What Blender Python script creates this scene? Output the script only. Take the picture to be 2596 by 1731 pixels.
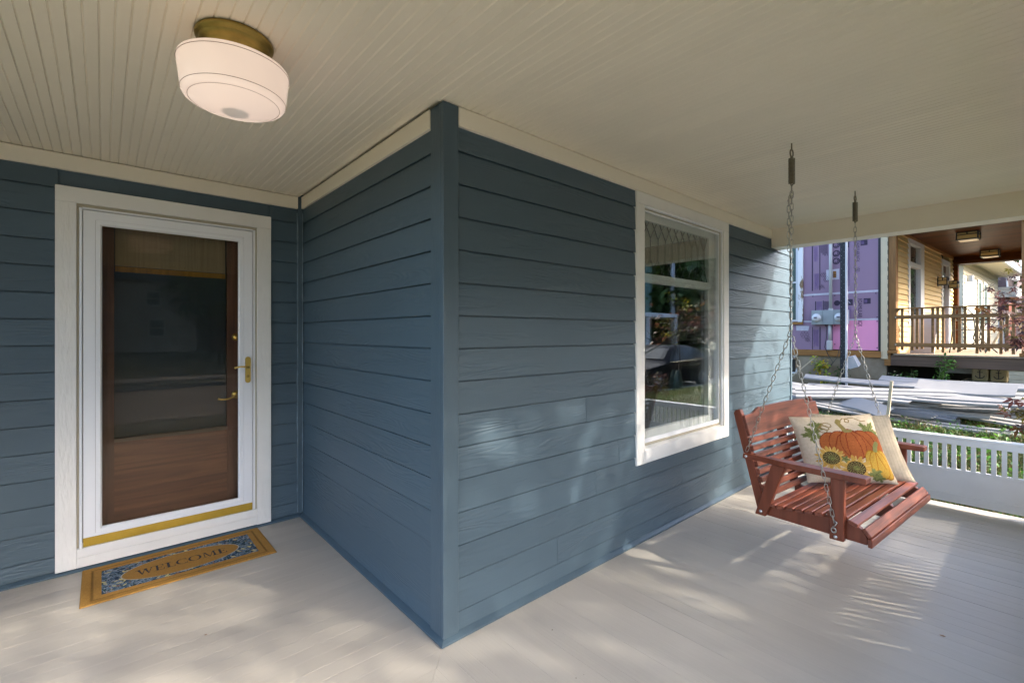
import bpy, bmesh, math, random
import numpy as np
from mathutils import Vector, Matrix, noise as mnoise
random.seed(7); np.random.seed(7)
R = math.radians
sc = bpy.context.scene
for o in list(bpy.data.objects): bpy.data.objects.remove(o, do_unlink=True)
C = sc.collection

# ------------------------------------------------------------------ camera
cam_d = bpy.data.cameras.new('camera'); cam = bpy.data.objects.new('camera', cam_d); C.objects.link(cam)
cam.location = (0, 0, 1.435); cam.rotation_euler = (R(90), 0, R(-41.477))
cam_d.sensor_fit = 'HORIZONTAL'; cam_d.sensor_width = 36; cam_d.lens = 36 * 1173.5 / 2596
cam_d.shift_y = -19.5 / 2596; cam_d.clip_start = .02; cam_d.clip_end = 600
sc.camera = cam

# ------------------------------------------------------------------ sky, sun, exposure
SUN = Vector((.45, -1, .62)).normalized()          # towards the sun
elev = math.asin(SUN.z); azim = math.atan2(SUN.x, SUN.y)
w = bpy.data.worlds.new('World'); sc.world = w; w.use_nodes = True
nt = w.node_tree; nt.nodes.clear()
sky = nt.nodes.new('ShaderNodeTexSky'); sky.sky_type = 'NISHITA'; sky.sun_disc = False
sky.sun_elevation = elev; sky.sun_rotation = azim; sky.air_density = .75; sky.dust_density = 2.6; sky.ozone_density = .3
bg = nt.nodes.new('ShaderNodeBackground'); bg.inputs[1].default_value = .15
wo = nt.nodes.new('ShaderNodeOutputWorld')
nt.links.new(sky.outputs[0], bg.inputs[0]); nt.links.new(bg.outputs[0], wo.inputs[0])
sun_d = bpy.data.lights.new('sun', 'SUN'); sun_d.energy = 1.3; sun_d.angle = R(1.2); sun_d.color = (1, .93, .82)
sun = bpy.data.objects.new('sun', sun_d); C.objects.link(sun)
sun.rotation_euler = (-SUN).to_track_quat('-Z', 'Y').to_euler(); sun.location = SUN * 40
sc.view_settings.view_transform = 'Standard'; sc.view_settings.look = 'None'
sc.view_settings.exposure = 3.05; sc.view_settings.gamma = 1; sc.view_settings.use_curve_mapping = False
sc.render.engine = 'CYCLES'
sc.cycles.max_bounces = 10; sc.cycles.diffuse_bounces = 6; sc.cycles.glossy_bounces = 4
sc.cycles.transparent_max_bounces = 12; sc.cycles.transmission_bounces = 6
sc.cycles.use_denoising = True; sc.cycles.caustics_reflective = False; sc.cycles.caustics_refractive = False
sc.cycles.sample_clamp_indirect = 4

# ------------------------------------------------------------------ frames: world, neighbour's house, swing
class Frame:
    def __init__(s, ox, oy, deg): s.o = Vector((ox, oy, 0)); s.r = R(deg); s.m = Matrix.Translation(s.o) @ Matrix.Rotation(s.r, 4, 'Z')
    def w(s, p): return s.m @ Vector(p)
WF = Frame(0, 0, 0); NF = Frame(0, 0, -3.5); SF = Frame(3.56, .80, -4.7)
BASE = {}
def tag(o, label=None, cat=None, group=None, kind=None):
    if label: o['label'] = label
    if cat: o['category'] = cat
    if group: o['group'] = group
    if kind: o['kind'] = kind
    return o
def root(name, label, cat, base=(0, 0, 0), fr=WF, group=None):
    o = bpy.data.objects.new(name, None); C.objects.link(o); o.empty_display_size = .1
    o.location = fr.w(base); o.rotation_euler = (0, 0, fr.r); BASE[o.name] = Vector(base)
    return tag(o, label, cat, group)

# ------------------------------------------------------------------ materials
def N(nt, t, **kw):
    n = nt.nodes.new(t)
    for k, v in kw.items(): setattr(n, k, v)
    return n
def math_(nt, op, a, b=None):
    n = N(nt, 'ShaderNodeMath', operation=op)
    for i, v in enumerate((a, b)):
        if v is None: continue
        if isinstance(v, (int, float)): n.inputs[i].default_value = v
        else: nt.links.new(v, n.inputs[i])
    return n.outputs[0]
def coords(nt, stretch=(1, 1, 1), rnd=True, along=False):
    tc = N(nt, 'ShaderNodeTexCoord'); src = tc.outputs['Object']
    if along:                                   # (x+y) runs along boards on either wall direction
        sp = N(nt, 'ShaderNodeSeparateXYZ'); nt.links.new(src, sp.inputs[0])
        cb = N(nt, 'ShaderNodeCombineXYZ'); nt.links.new(math_(nt, 'ADD', sp.outputs[0], sp.outputs[1]), cb.inputs[0]); nt.links.new(sp.outputs[2], cb.inputs[2]); src = cb.outputs[0]
    mp = N(nt, 'ShaderNodeMapping'); mp.inputs['Scale'].default_value = stretch
    if rnd:
        oi = N(nt, 'ShaderNodeObjectInfo'); v = N(nt, 'ShaderNodeVectorMath', operation='SCALE'); v.inputs[0].default_value = (7.3, 3.1, 5.7)
        nt.links.new(oi.outputs['Random'], v.inputs['Scale'])
        a = N(nt, 'ShaderNodeVectorMath', operation='ADD'); nt.links.new(src, a.inputs[0]); nt.links.new(v.outputs[0], a.inputs[1]); src = a.outputs[0]
    nt.links.new(src, mp.inputs[0]); return mp.outputs[0]
def noise_(nt, vec, scale, detail=4, rough=.55, dist=0):
    n = N(nt, 'ShaderNodeTexNoise'); n.inputs['Scale'].default_value = scale; n.inputs['Detail'].default_value = detail
    n.inputs['Roughness'].default_value = rough; n.inputs['Distortion'].default_value = dist
    nt.links.new(vec, n.inputs['Vector']); return n.outputs[0]
def ramp_(nt, v, stops):
    r = N(nt, 'ShaderNodeValToRGB'); e = r.color_ramp.elements
    while len(e) < len(stops): e.new(.5)
    for i, (p, c) in enumerate(stops): e[i].position = p; e[i].color = (*c, 1) if len(c) == 3 else c
    nt.links.new(v, r.inputs[0]); return r.outputs[0]
def new_mat(name):
    m = bpy.data.materials.new(name); m.use_nodes = True; nt = m.node_tree
    return m, nt, nt.nodes['Principled BSDF']
def bright(nt, col, fac):
    """colour * fac (fac: value socket)"""
    v = N(nt, 'ShaderNodeVectorMath', operation='SCALE')
    if isinstance(col, tuple): v.inputs[0].default_value = col
    else: nt.links.new(col, v.inputs[0])
    nt.links.new(fac, v.inputs['Scale']); return v.outputs[0]
def mat(name, col, rough=.6, metal=0, var=.06, vscale=6, stretch=(1, 1, 1), bump=0, bscale=60, bstretch=None, objvar=0, spec=.5, col2=None, ramp=(.35, .7), rvar=0, along=False, two=0, trans=0):
    m, nt, b = new_mat(name)
    vec = coords(nt, stretch, True, along)
    n = noise_(nt, vec, vscale, 5)
    if col2: base = ramp_(nt, n, [(ramp[0], col), (ramp[1], col2)])
    else:
        mr = N(nt, 'ShaderNodeMapRange'); mr.inputs[1].default_value = .25; mr.inputs[2].default_value = .75; mr.inputs[3].default_value = 1 - var; mr.inputs[4].default_value = 1 + var
        nt.links.new(n, mr.inputs[0]); base = bright(nt, col, mr.outputs[0])
    if objvar:
        oi = N(nt, 'ShaderNodeObjectInfo'); base = bright(nt, base, math_(nt, 'ADD', math_(nt, 'MULTIPLY', oi.outputs['Random'], 2 * objvar), 1 - objvar))
    nt.links.new(base, b.inputs['Base Color'])
    b.inputs['Roughness'].default_value = rough; b.inputs['Metallic'].default_value = metal; b.inputs['Specular IOR Level'].default_value = spec
    if rvar:
        nt.links.new(math_(nt, 'ADD', math_(nt, 'MULTIPLY', noise_(nt, vec, vscale * 2.3, 4), rvar), rough - rvar / 2), b.inputs['Roughness'])
    if bump:
        bv = coords(nt, bstretch or stretch, True, along); bp = N(nt, 'ShaderNodeBump'); bp.inputs['Strength'].default_value = bump; bp.inputs['Distance'].default_value = .004
        nt.links.new(noise_(nt, bv, bscale, 4), bp.inputs['Height']); nt.links.new(bp.outputs[0], b.inputs['Normal'])
    if trans:
        b.inputs['Transmission Weight'].default_value = 0
        tr = N(nt, 'ShaderNodeBsdfTranslucent'); nt.links.new(base, tr.inputs[0]); mx = N(nt, 'ShaderNodeMixShader'); mx.inputs[0].default_value = trans
        out = nt.nodes['Material Output']; nt.links.new(b.outputs[0], mx.inputs[1]); nt.links.new(tr.outputs[0], mx.inputs[2]); nt.links.new(mx.outputs[0], out.inputs[0])
    return m
def siding_mat(name, col, grain=.8, rough=.42, objvar=.05):
    m, nt, b = new_mat(name)
    v1 = coords(nt, (1.1, 1, 9), True, True); n1 = noise_(nt, v1, 1.0, 2, .5, .35)
    lines = math_(nt, 'SINE', math_(nt, 'MULTIPLY', n1, 95))
    fine = noise_(nt, coords(nt, (3, 1, 150), True, True), 1.0, 3)
    mask = ramp_(nt, noise_(nt, coords(nt, (.9, 1, 5), True, True), 1.3, 2), [(.42, (0, 0, 0)), (.6, (1, 1, 1))])
    hgt = math_(nt, 'ADD', math_(nt, 'MULTIPLY', math_(nt, 'MULTIPLY', lines, .5), mask), math_(nt, 'MULTIPLY', fine, .9))
    bp = N(nt, 'ShaderNodeBump'); bp.inputs['Strength'].default_value = grain; bp.inputs['Distance'].default_value = .0016
    nt.links.new(hgt, bp.inputs['Height']); nt.links.new(bp.outputs[0], b.inputs['Normal'])
    big = noise_(nt, coords(nt, (1.2, 1.2, 2.5), True, True), 2.2, 4)
    base = bright(nt, col, math_(nt, 'ADD', math_(nt, 'MULTIPLY', big, .16), .92))
    oi = N(nt, 'ShaderNodeObjectInfo'); base = bright(nt, base, math_(nt, 'ADD', math_(nt, 'MULTIPLY', oi.outputs['Random'], 2 * objvar), 1 - objvar))
    nt.links.new(base, b.inputs['Base Color']); b.inputs['Specular IOR Level'].default_value = .45
    nt.links.new(math_(nt, 'ADD', math_(nt, 'MULTIPLY', big, .18), rough - .05), b.inputs['Roughness'])
    return m
def wood_mat(name, c1, c2, rough=.5, axis=0, scale=1., bump=.25, objvar=.12, spec=.4):
    m, nt, b = new_mat(name)
    st = [14, 14, 14]; st[axis] = 1.2
    v = coords(nt, tuple(s * scale for s in st)); n1 = noise_(nt, v, 1.6, 5, .6, .8)
    st2 = [70, 70, 70]; st2[axis] = 2.2
    n2 = noise_(nt, coords(nt, tuple(s * scale for s in st2)), 1.0, 3)
    base = ramp_(nt, math_(nt, 'ADD', math_(nt, 'MULTIPLY', n1, .7), math_(nt, 'MULTIPLY', n2, .3)), [(.33, c1), (.66, c2)])
    oi = N(nt, 'ShaderNodeObjectInfo'); base = bright(nt, base, math_(nt, 'ADD', math_(nt, 'MULTIPLY', oi.outputs['Random'], 2 * objvar), 1 - objvar))
    nt.links.new(base, b.inputs['Base Color']); b.inputs['Roughness'].default_value = rough; b.inputs['Specular IOR Level'].default_value = spec
    bp = N(nt, 'ShaderNodeBump'); bp.inputs['Strength'].default_value = bump; bp.inputs['Distance'].default_value = .002
    nt.links.new(n2, bp.inputs['Height']); nt.links.new(bp.outputs[0], b.inputs['Normal'])
    return m
def print_mat(name, rough=.9, bump=.5, bscale=900):
    m, nt, b = new_mat(name)
    a = N(nt, 'ShaderNodeAttribute', attribute_name='Col')
    n = noise_(nt, coords(nt, (1, 1, 1), False), 60, 4)
    base = bright(nt, a.outputs['Color'], math_(nt, 'ADD', math_(nt, 'MULTIPLY', n, .4), .8))
    nt.links.new(base, b.inputs['Base Color']); b.inputs['Roughness'].default_value = rough; b.inputs['Specular IOR Level'].default_value = .15
    bp = N(nt, 'ShaderNodeBump'); bp.inputs['Strength'].default_value = bump; bp.inputs['Distance'].default_value = .002
    nt.links.new(noise_(nt, coords(nt, (1, 1, 1), False), bscale, 2), bp.inputs['Height']); nt.links.new(bp.outputs[0], b.inputs['Normal'])
    return m
def glass_mat(name, f0=.05, tint=(.95, .97, .97), rough=0.0, gcol=(.95, .97, .97)):
    """clear pane: Schlick reflection over plain transparency, the same from both sides"""
    m = bpy.data.materials.new(name); m.use_nodes = True; nt = m.node_tree; nt.nodes.clear()
    lw = N(nt, 'ShaderNodeLayerWeight'); lw.inputs[0].default_value = .5
    fac = math_(nt, 'ADD', math_(nt, 'MULTIPLY', math_(nt, 'POWER', lw.outputs['Facing'], 5), 1 - f0), f0)
    tr = N(nt, 'ShaderNodeBsdfTransparent'); tr.inputs[0].default_value = (*tint, 1)
    gl = N(nt, 'ShaderNodeBsdfGlossy'); gl.inputs['Roughness'].default_value = rough; gl.inputs[0].default_value = (*gcol, 1)
    mx = N(nt, 'ShaderNodeMixShader'); nt.links.new(fac, mx.inputs[0]); nt.links.new(tr.outputs[0], mx.inputs[1]); nt.links.new(gl.outputs[0], mx.inputs[2])
    ou = N(nt, 'ShaderNodeOutputMaterial'); nt.links.new(mx.outputs[0], ou.inputs[0]); return m

M = {}
M['siding'] = siding_mat('blue_siding', (.063, .100, .128))
M['bluetrim'] = mat('blue_trim', (.061, .097, .124), .45, var=.1, vscale=9, stretch=(1, 1, .3), bump=.25, bscale=40, bstretch=(3, 3, .6))
M['white'] = mat('white_trim', (.79, .775, .74), .45, var=.05, vscale=5, bump=.95, bscale=14, bstretch=(4, 4, .8))
M['whiteh'] = mat('white_trim_level', (.79, .775, .74), .45, var=.04, vscale=5, bump=.25, bscale=14, bstretch=(.8, .8, 4))
M['ceil'] = mat('ceiling_paint', (.84, .77, .64), .5, var=.035, vscale=1.6, bump=.3, bscale=130, objvar=.012, stretch=(1, 1, 1))
M['frieze'] = mat('frieze_paint', (.84, .775, .65), .45, var=.03, vscale=3)
def floor_mat(name, st):
    m, nt, b = new_mat(name)
    v = coords(nt, st); g = noise_(nt, coords(nt, tuple(x * 22 if x > 1 else x * 2.2 for x in st)), 1.0, 4, .6)
    big = noise_(nt, coords(nt, (1, 1, 1), False), 1.7, 4); base = bright(nt, (.440, .397, .335), math_(nt, 'ADD', math_(nt, 'MULTIPLY', big, .14), math_(nt, 'ADD', math_(nt, 'MULTIPLY', g, .12), .87)))
    oi = N(nt, 'ShaderNodeObjectInfo'); base = bright(nt, base, math_(nt, 'ADD', math_(nt, 'MULTIPLY', oi.outputs['Random'], .07), .965))
    vo = N(nt, 'ShaderNodeTexVoronoi'); vo.inputs['Scale'].default_value = 9; nt.links.new(coords(nt, (1, 1, 1), False), vo.inputs['Vector'])
    sp = math_(nt, 'MULTIPLY', math_(nt, 'LESS_THAN', vo.outputs['Distance'], .030), math_(nt, 'GREATER_THAN', noise_(nt, coords(nt, (1, 1, 1), False), 5.0, 2), .56))
    mx = N(nt, 'ShaderNodeMix', data_type='RGBA'); nt.links.new(sp, mx.inputs['Factor']); nt.links.new(base, mx.inputs[6]); mx.inputs[7].default_value = (.09, .075, .06, 1)
    nt.links.new(mx.outputs[2], b.inputs['Base Color']); nt.links.new(math_(nt, 'ADD', math_(nt, 'MULTIPLY', noise_(nt, v, 6, 4), .3), .26), b.inputs['Roughness'])
    bp = N(nt, 'ShaderNodeBump'); bp.inputs['Strength'].default_value = .45; bp.inputs['Distance'].default_value = .0025; nt.links.new(g, bp.inputs['Height']); nt.links.new(bp.outputs[0], b.inputs['Normal'])
    return m
M['floorx'] = floor_mat('floor_paint_x', (.9, 6, 1)); M['floory'] = floor_mat('floor_paint_y', (6, .9, 1))
M['metalwhite'] = mat('white_aluminium', (.82, .83, .85), .35, var=.015, vscale=3)
M['jamb'] = mat('tan_jamb', (.40, .36, .27), .6, var=.08)
M['brass'] = mat('brass', (.66, .46, .12), .28, metal=1, var=.1, vscale=12)
M['kick'] = mat('gold_strip', (.50, .33, .045), .42, metal=.55, var=.08, vscale=20)
M['antique'] = mat('antique_brass', (.34, .24, .065), .42, metal=.85, var=.3, vscale=14)
M['doorwood'] = wood_mat('door_wood', (.075, .032, .018), (.20, .088, .046), .5, axis=0, scale=.8)
M['doorstile'] = wood_mat('door_stile_wood', (.06, .028, .017), (.13, .06, .036), .5, axis=2)
M['shade'] = mat('woven_shade', (.58, .49, .31), .9, var=.2, vscale=3, stretch=(30, 1, .5))
M['shadelit'] = mat('lit_shade_hem', (.62, .33, .06), .9, var=.35, vscale=3, stretch=(20, 1, .5))  # orange stands for light glowing through the bottom fringe
M['glass'] = glass_mat('window_glass', .10)
M['doorglass'] = glass_mat('storm_glass', .010, (.9, .89, .87), gcol=(.95, .82, .68)); M['innerglass'] = glass_mat('inner_door_glass', .016, (.8, .8, .8), gcol=(.9, .76, .60))
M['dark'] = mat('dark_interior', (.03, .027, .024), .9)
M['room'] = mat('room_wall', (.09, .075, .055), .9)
M['lead'] = mat('lead_came', (.05, .055, .05), .5, metal=.4)
M['caulk'] = mat('caulk', (.20, .26, .31), .5, var=.35, vscale=30)
M['rail'] = mat('rail_paint', (.72, .71, .70), .42, var=.06, vscale=4, bump=.2, bscale=30)
M['redwood'] = wood_mat('red_stain', (.070, .016, .008), (.29, .080, .042), .38, axis=0, scale=.9, bump=.45, objvar=.26)
M['redwoodv'] = wood_mat('red_stain_side', (.13, .030, .012), (.225, .056, .026), .36, axis=2, scale=.8, bump=.2, objvar=.08)
M['steel'] = mat('galvanised_chain', (.42, .40, .36), .38, metal=1, var=.2, vscale=30)
M['spring'] = mat('dull_spring', (.22, .19, .13), .45, metal=.8, var=.2, vscale=40)
M['bolt'] = mat('bolt', (.62, .6, .58), .35, metal=1, var=.1)
# ------------------------------------------------------------------ mesh builder
class MB:
    def __init__(s): s.v = []; s.f = []
    def poly(s, pts):
        i = len(s.v); s.v += [tuple(p) for p in pts]; s.f.append(tuple(range(i, i + len(pts)))); return s
    def quad(s, *p): return s.poly(p)
    def hexa(s, b, t):
        """8 corners: b 4 counter-clockwise seen from above, t 4 above them"""
        i = len(s.v); s.v += [tuple(p) for p in b] + [tuple(p) for p in t]
        s.f += [(i + 3, i + 2, i + 1, i), (i + 4, i + 5, i + 6, i + 7)] + [(i + k, i + (k + 1) % 4, i + 4 + (k + 1) % 4, i + 4 + k) for k in range(4)]; return s
    def box(s, x0, x1, y0, y1, z0, z1):
        return s.hexa([(x0, y0, z0), (x1, y0, z0), (x1, y1, z0), (x0, y1, z0)], [(x0, y0, z1), (x1, y0, z1), (x1, y1, z1), (x0, y1, z1)])
    def prism(s, pts, d):
        """extrude a polygon (3-D points) by vector d"""
        n = len(pts); i = len(s.v); s.v += [tuple(p) for p in pts] + [tuple(Vector(p) + Vector(d)) for p in pts]
        s.f += [tuple(range(i + n - 1, i - 1, -1)), tuple(range(i + n, i + 2 * n))] + [(i + k, i + (k + 1) % n, i + n + (k + 1) % n, i + n + k) for k in range(n)]; return s
    def tube(s, pts, r, seg=6, closed=False, caps=True):
        pts = [Vector(p) for p in pts]; n = len(pts); i0 = len(s.v); rr = r if isinstance(r, (list, tuple)) else [r] * n
        up = None
        for k, p in enumerate(pts):
            a = pts[k - 1] if (k > 0 or closed) else p; b = pts[(k + 1) % n] if (k < n - 1 or closed) else p
            t = (b - a).normalized()
            if up is None: up = t.orthogonal().normalized()
            up = (up - t * up.dot(t)).normalized(); q = t.cross(up)
            for j in range(seg):
                a_ = 2 * math.pi * j / seg; s.v.append(tuple(p + (up * math.cos(a_) + q * math.sin(a_)) * rr[k]))
        m = n if closed else n - 1
        for k in range(m):
            for j in range(seg):
                a, b = i0 + k * seg, i0 + ((k + 1) % n) * seg
                s.f.append((a + j, a + (j + 1) % seg, b + (j + 1) % seg, b + j))
        if caps and not closed: s.f += [tuple(i0 + j for j in range(seg - 1, -1, -1)), tuple(i0 + (n - 1) * seg + j for j in range(seg))]
        return s
    def lathe(s, prof, c=(0, 0, 0), seg=40, axis='Z'):
        i0 = len(s.v)
        for r, z in prof:
            for j in range(seg):
                a = 2 * math.pi * j / seg; x, y = r * math.cos(a), r * math.sin(a)
                p = (x, y, z) if axis == 'Z' else ((z, x, y) if axis == 'X' else (x, z, y)); s.v.append((c[0] + p[0], c[1] + p[1], c[2] + p[2]))
        for k in range(len(prof) - 1):
            for j in range(seg): s.f.append((i0 + k * seg + j, i0 + k * seg + (j + 1) % seg, i0 + (k + 1) * seg + (j + 1) % seg, i0 + (k + 1) * seg + j))
        return s
    def build(s, name, mt, parent=None, smooth=False, bevel=0, kind=None, base=None, fr=WF, seg=1):
        bs = BASE[parent.name] if parent else (Vector(base) if base else Vector((0, 0, 0)))
        me = bpy.data.meshes.new(name); me.from_pydata([tuple(Vector(p) - bs) for p in s.v], [], s.f)
        if bevel:
            bm = bmesh.new(); bm.from_mesh(me); bmesh.ops.remove_doubles(bm, verts=bm.verts, dist=1e-5)
            bmesh.ops.recalc_face_normals(bm, faces=bm.faces)
            bmesh.ops.bevel(bm, geom=[e for e in bm.edges if len(e.link_faces) == 2 and e.calc_face_angle(0) > .5], offset=bevel, segments=seg, affect='EDGES', profile=.5, clamp_overlap=True); bm.to_mesh(me); bm.free()
        if isinstance(mt, (list, tuple)):
            for m_ in mt: me.materials.append(M[m_] if isinstance(m_, str) else m_)
        else: me.materials.append(M[mt] if isinstance(mt, str) else mt)
        if smooth: me.polygons.foreach_set('use_smooth', [True] * len(me.polygons))
        me.update()
        o = bpy.data.objects.new(name, me); C.objects.link(o)
        if parent: o.parent = parent; BASE[o.name] = bs
        else: o.location = fr.w(bs); o.rotation_euler = (0, 0, fr.r); BASE[o.name] = bs
        if kind: o['kind'] = kind
        return o
def B(*a): return MB().box(*a)
def part(name, parent, mt, *a, **k): return MB().box(*a).build(name, mt, parent, **k)
def smooth_angle(o, deg=40):
    me = o.data; me.polygons.foreach_set('use_smooth', [True] * len(me.polygons))
    bm = bmesh.new(); bm.from_mesh(me)
    for e in bm.edges:
        if len(e.link_faces) == 2 and e.calc_face_angle(0) > R(deg): e.smooth = False
    bm.to_mesh(me); bm.free(); return o

ZC = 2.508                                          # porch ceiling
# ------------------------------------------------------------------ ground
def sstep(a, b, x): t = min(1, max(0, (x - a) / (b - a))); return t * t * (3 - 2 * t)
def ground_z(x, y):
    side = -.22 + .098 * min(5.5, max(0, x - 5.6))
    if x > 5.7: side += .03 * mnoise.noise((x * .9, y * .9, 0)) * sstep(5.7, 6.3, x)
    k = sstep(-3.4, -.6, y)
    z = side * k + -.24 * (1 - k)
    if y < -3.3: z = -.24 if y > -3.6 else -.40
    if y < -11.2: z = -.24 + .02 * (-11.2 - y) if y < -11.5 else -.40
    if y < -30: z = -.24 + .02 * 18.8
    return z
xs = [-200, -90, -50, -30, -20] + [-14 + i for i in range(16)] + [2 + .4 * i for i in range(8)] + [5.3 + .15 * i for i in range(46)] + [12.3 + .8 * i for i in range(20)] + [30, 36, 45, 60, 100, 300]
ys = [-300, -120, -70, -50, -40, -30, -25, -20, -16, -13, -11.51, -11.2, -11, -8, -5, -3.61, -3.6, -3.3] + [-3 + .25 * i for i in range(28)] + [4.2, 5, 6, 8, 12, 20, 40, 120, 300]
gm = MB(); gm.v = [(x, y, ground_z(x, y)) for y in ys for x in xs]
nx = len(xs); gm.f = [(j * nx + i, j * nx + i + 1, (j + 1) * nx + i + 1, (j + 1) * nx + i) for j in range(len(ys) - 1) for i in range(nx - 1)]
M['ground'] = mat('lawn_soil', (.030, .045, .012), .95, col2=(.075, .065, .030), ramp=(.4, .7), vscale=3.2, bump=.6, bscale=30)
gr = gm.build('ground', 'ground', smooth=True, kind='structure')
M['asphalt'] = mat('asphalt', (.055, .056, .06), .85, var=.2, vscale=3, bump=.5, bscale=200)
M['concrete'] = mat('concrete', (.36, .33, .28), .85, var=.12, vscale=3, bump=.3, bscale=90)
B(-150, 200, -11.2, -3.62, -.6, -.36).build('road', 'asphalt', kind='structure')
B(-150, 200, -3.62, -3.47, -.6, -.225).build('kerb', 'concrete', kind='structure')
B(-150, 200, -11.35, -11.2, -.6, -.225).build('kerb', 'concrete', kind='structure')
B(-150, 200, -13.6, -12.2, -.6, -.18).build('pavement', 'concrete', kind='structure')

# ------------------------------------------------------------------ our house
house = root('lap_sided_house', 'house clad in blue-grey lap siding with white trim around door and window', 'house', (1.157, 1.789, 0))
LAPS = [2.302 - .1557 * n for n in range(15)]         # bottom edges of the courses, top first
def course(n):
    z0 = LAPS[n] if n < 15 else .034
    z1 = (LAPS[n - 1] - .0070) if n else 2.44
    return z0, z1
bm_cache = {}
def board_F(par, x0, x1, n, Y=1.824):
    z0, z1 = course(n); t0 = Y - .0150; t1 = Y - .0085
    m = MB().hexa([(x0, t0, z0), (x1, t0, z0), (x1, t0 + .007, z0), (x0, t0 + .007, z0)], [(x0, t1, z1), (x1, t1, z1), (x1, t1 + .006, z1), (x0, t1 + .006, z1)])
    return m.build('siding_board', 'siding', par)
def board_S(par, y0, y1, n, X=1.194):
    z0, z1 = course(n); t0 = X - .0150; t1 = X - .0085
    m = MB().hexa([(t0, y0, z0), (t0 + .008, y0, z0), (t0 + .008, y1, z0), (t0, y1, z0)], [(t1, y0, z1), (t1 + .006, y0, z1), (t1 + .006, y1, z1), (t1, y1, z1)])
    return m.build('siding_board', 'siding', par)
# sheathing behind the siding, with openings
fw = MB().box(1.2, 2.80, 1.826, 1.96, -.3, 2.6).box(4.09, 5.77, 1.826, 1.96, -.3, 2.6).box(2.80, 4.09, 1.826, 1.96, -.3, .60).box(2.80, 4.09, 1.826, 1.96, 2.36, 2.6)
front_wall = fw.build('front_wall', 'bluetrim', house)
side_wall = part('side_wall', house, 'bluetrim', 1.196, 1.33, 1.96, 3.99, -.3, 2.6)
dw = MB().box(-1.6, -.14, 3.852, 3.99, -.3, 2.6).box(.88, 1.196, 3.852, 3.99, -.3, 2.6).box(-.14, .88, 3.852, 3.99, -.3, .10).box(-.14, .88, 3.852, 3.99, 2.25, 2.6)
door_wall = dw.build('door_wall', 'bluetrim', house)
part('end_wall', house, 'bluetrim', 5.64, 5.76, 1.96, 9, -.3, 5.4)
part('upper_shade_block', house, 'bluetrim', -1.6, 5.64, 3.99, 9, -.3, 5.4)  # unseen upper block, added only for the shade it throws
part('porch_roof', house, 'dark', -1.6, 5.62, -.36, 1.96, 2.56, 2.70); part('porch_roof', house, 'dark', -1.6, 5.62, 1.963, 3.98, 2.61, 2.72)
part('left_return_wall', house, 'bluetrim', -1.6, -1.35, 3.1, 3.85, -.3, 2.56)
JO = {9: [2.205], 11: [2.54], 12: [2.30, 4.30], 13: [3.36], 14: [1.95, 4.05], 15: [2.62, 4.6], 8: [], 10: []}
for n in range(16):
    z0, z1 = course(n)
    spans = [(1.252, 2.75), (4.13, 5.735)] if z1 > .62 and z0 < 2.41 else [(1.252, 5.735)]
    for a, b in spans:
        cuts = [a] + [j for j in JO.get(n, []) if a + .1 < j < b - .1] + [b]
        for c, d in zip(cuts, cuts[1:]): board_F(front_wall, c, d - (.0018 if d < 5.7 else 0), n)
    board_S(side_wall, 1.912, 3.822, n)
    board_F(door_wall, -1.35, -.20, n, 3.85); board_F(door_wall, .945, 1.16, n, 3.85)
# corner boards
MB().box(1.17, 1.256, 1.80, 1.822, .03, 2.505).build('corner_board', 'bluetrim', house, bevel=.0025)
MB().box(1.172, 1.193, 1.823, 1.915, .03, 2.505).build('corner_board', 'bluetrim', house, bevel=.0025)
MB().box(5.735, 5.775, 1.802, 1.826, -.2, 2.9).build('corner_board', 'bluetrim', house, bevel=.002)
MB().box(5.760, 5.785, 1.827, 1.92, -.2, 2.9).build('corner_board', 'bluetrim', house, bevel=.002)
MB().box(1.146, 1.18, 3.818, 3.85, .035, 2.505).build('inside_corner_strip', 'bluetrim', house, bevel=.002)
for a in ((1.139, 1.1455, 3.828, 3.836), (1.172, 1.180, 3.8105, 3.8175)):
    pts = [((a[0] + a[1]) / 2 + random.uniform(-.0012, .0012), (a[2] + a[3]) / 2 + random.uniform(-.001, .001), .04 + i * .06) for i in range(40)]
    MB().tube(pts, [.0028 + random.uniform(-.0014, .0012) for _ in pts], 5).build('caulk_bead', 'caulk', house)
# base ledges
def ledgeF(x0, x1, Y): return MB().hexa([(x0, Y, 0.002), (x1, Y, .002), (x1, Y + .03, .002), (x0, Y + .03, .002)], [(x0, Y, .013), (x1, Y, .013), (x1, Y + .03, .033), (x0, Y + .03, .033)])
MB().prism([(1.157, 1.789, .002), (1.157, 1.789, .013), (1.187, 1.819, .03), (1.187, 1.819, .002)], (0, 0, 0)).build('base_ledge_corner', 'bluetrim', house) if 0 else None
l1 = MB().hexa([(1.157, 1.789, .002), (5.74, 1.789, .002), (5.74, 1.82, .002), (1.188, 1.82, .002)], [(1.157, 1.789, .013), (5.74, 1.789, .013), (5.74, 1.82, .031), (1.188, 1.82, .031)]); l1.build('base_ledge', 'bluetrim', house)
l2 = MB().hexa([(1.157, 1.789, .002), (1.188, 1.82, .002), (1.188, 3.845, .002), (1.157, 3.815, .002)], [(1.157, 1.789, .013), (1.188, 1.82, .031), (1.188, 3.845, .031), (1.157, 3.815, .013)]); l2.build('base_ledge', 'bluetrim', house)
l3 = MB().hexa([(-1.35, 3.815, .002), (1.157, 3.815, .002), (1.188, 3.845, .002), (-1.35, 3.845, .002)], [(-1.35, 3.815, .013), (1.157, 3.815, .013), (1.188, 3.845, .024), (-1.35, 3.845, .024)]); l3.build('base_ledge', 'bluetrim', house)
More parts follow.
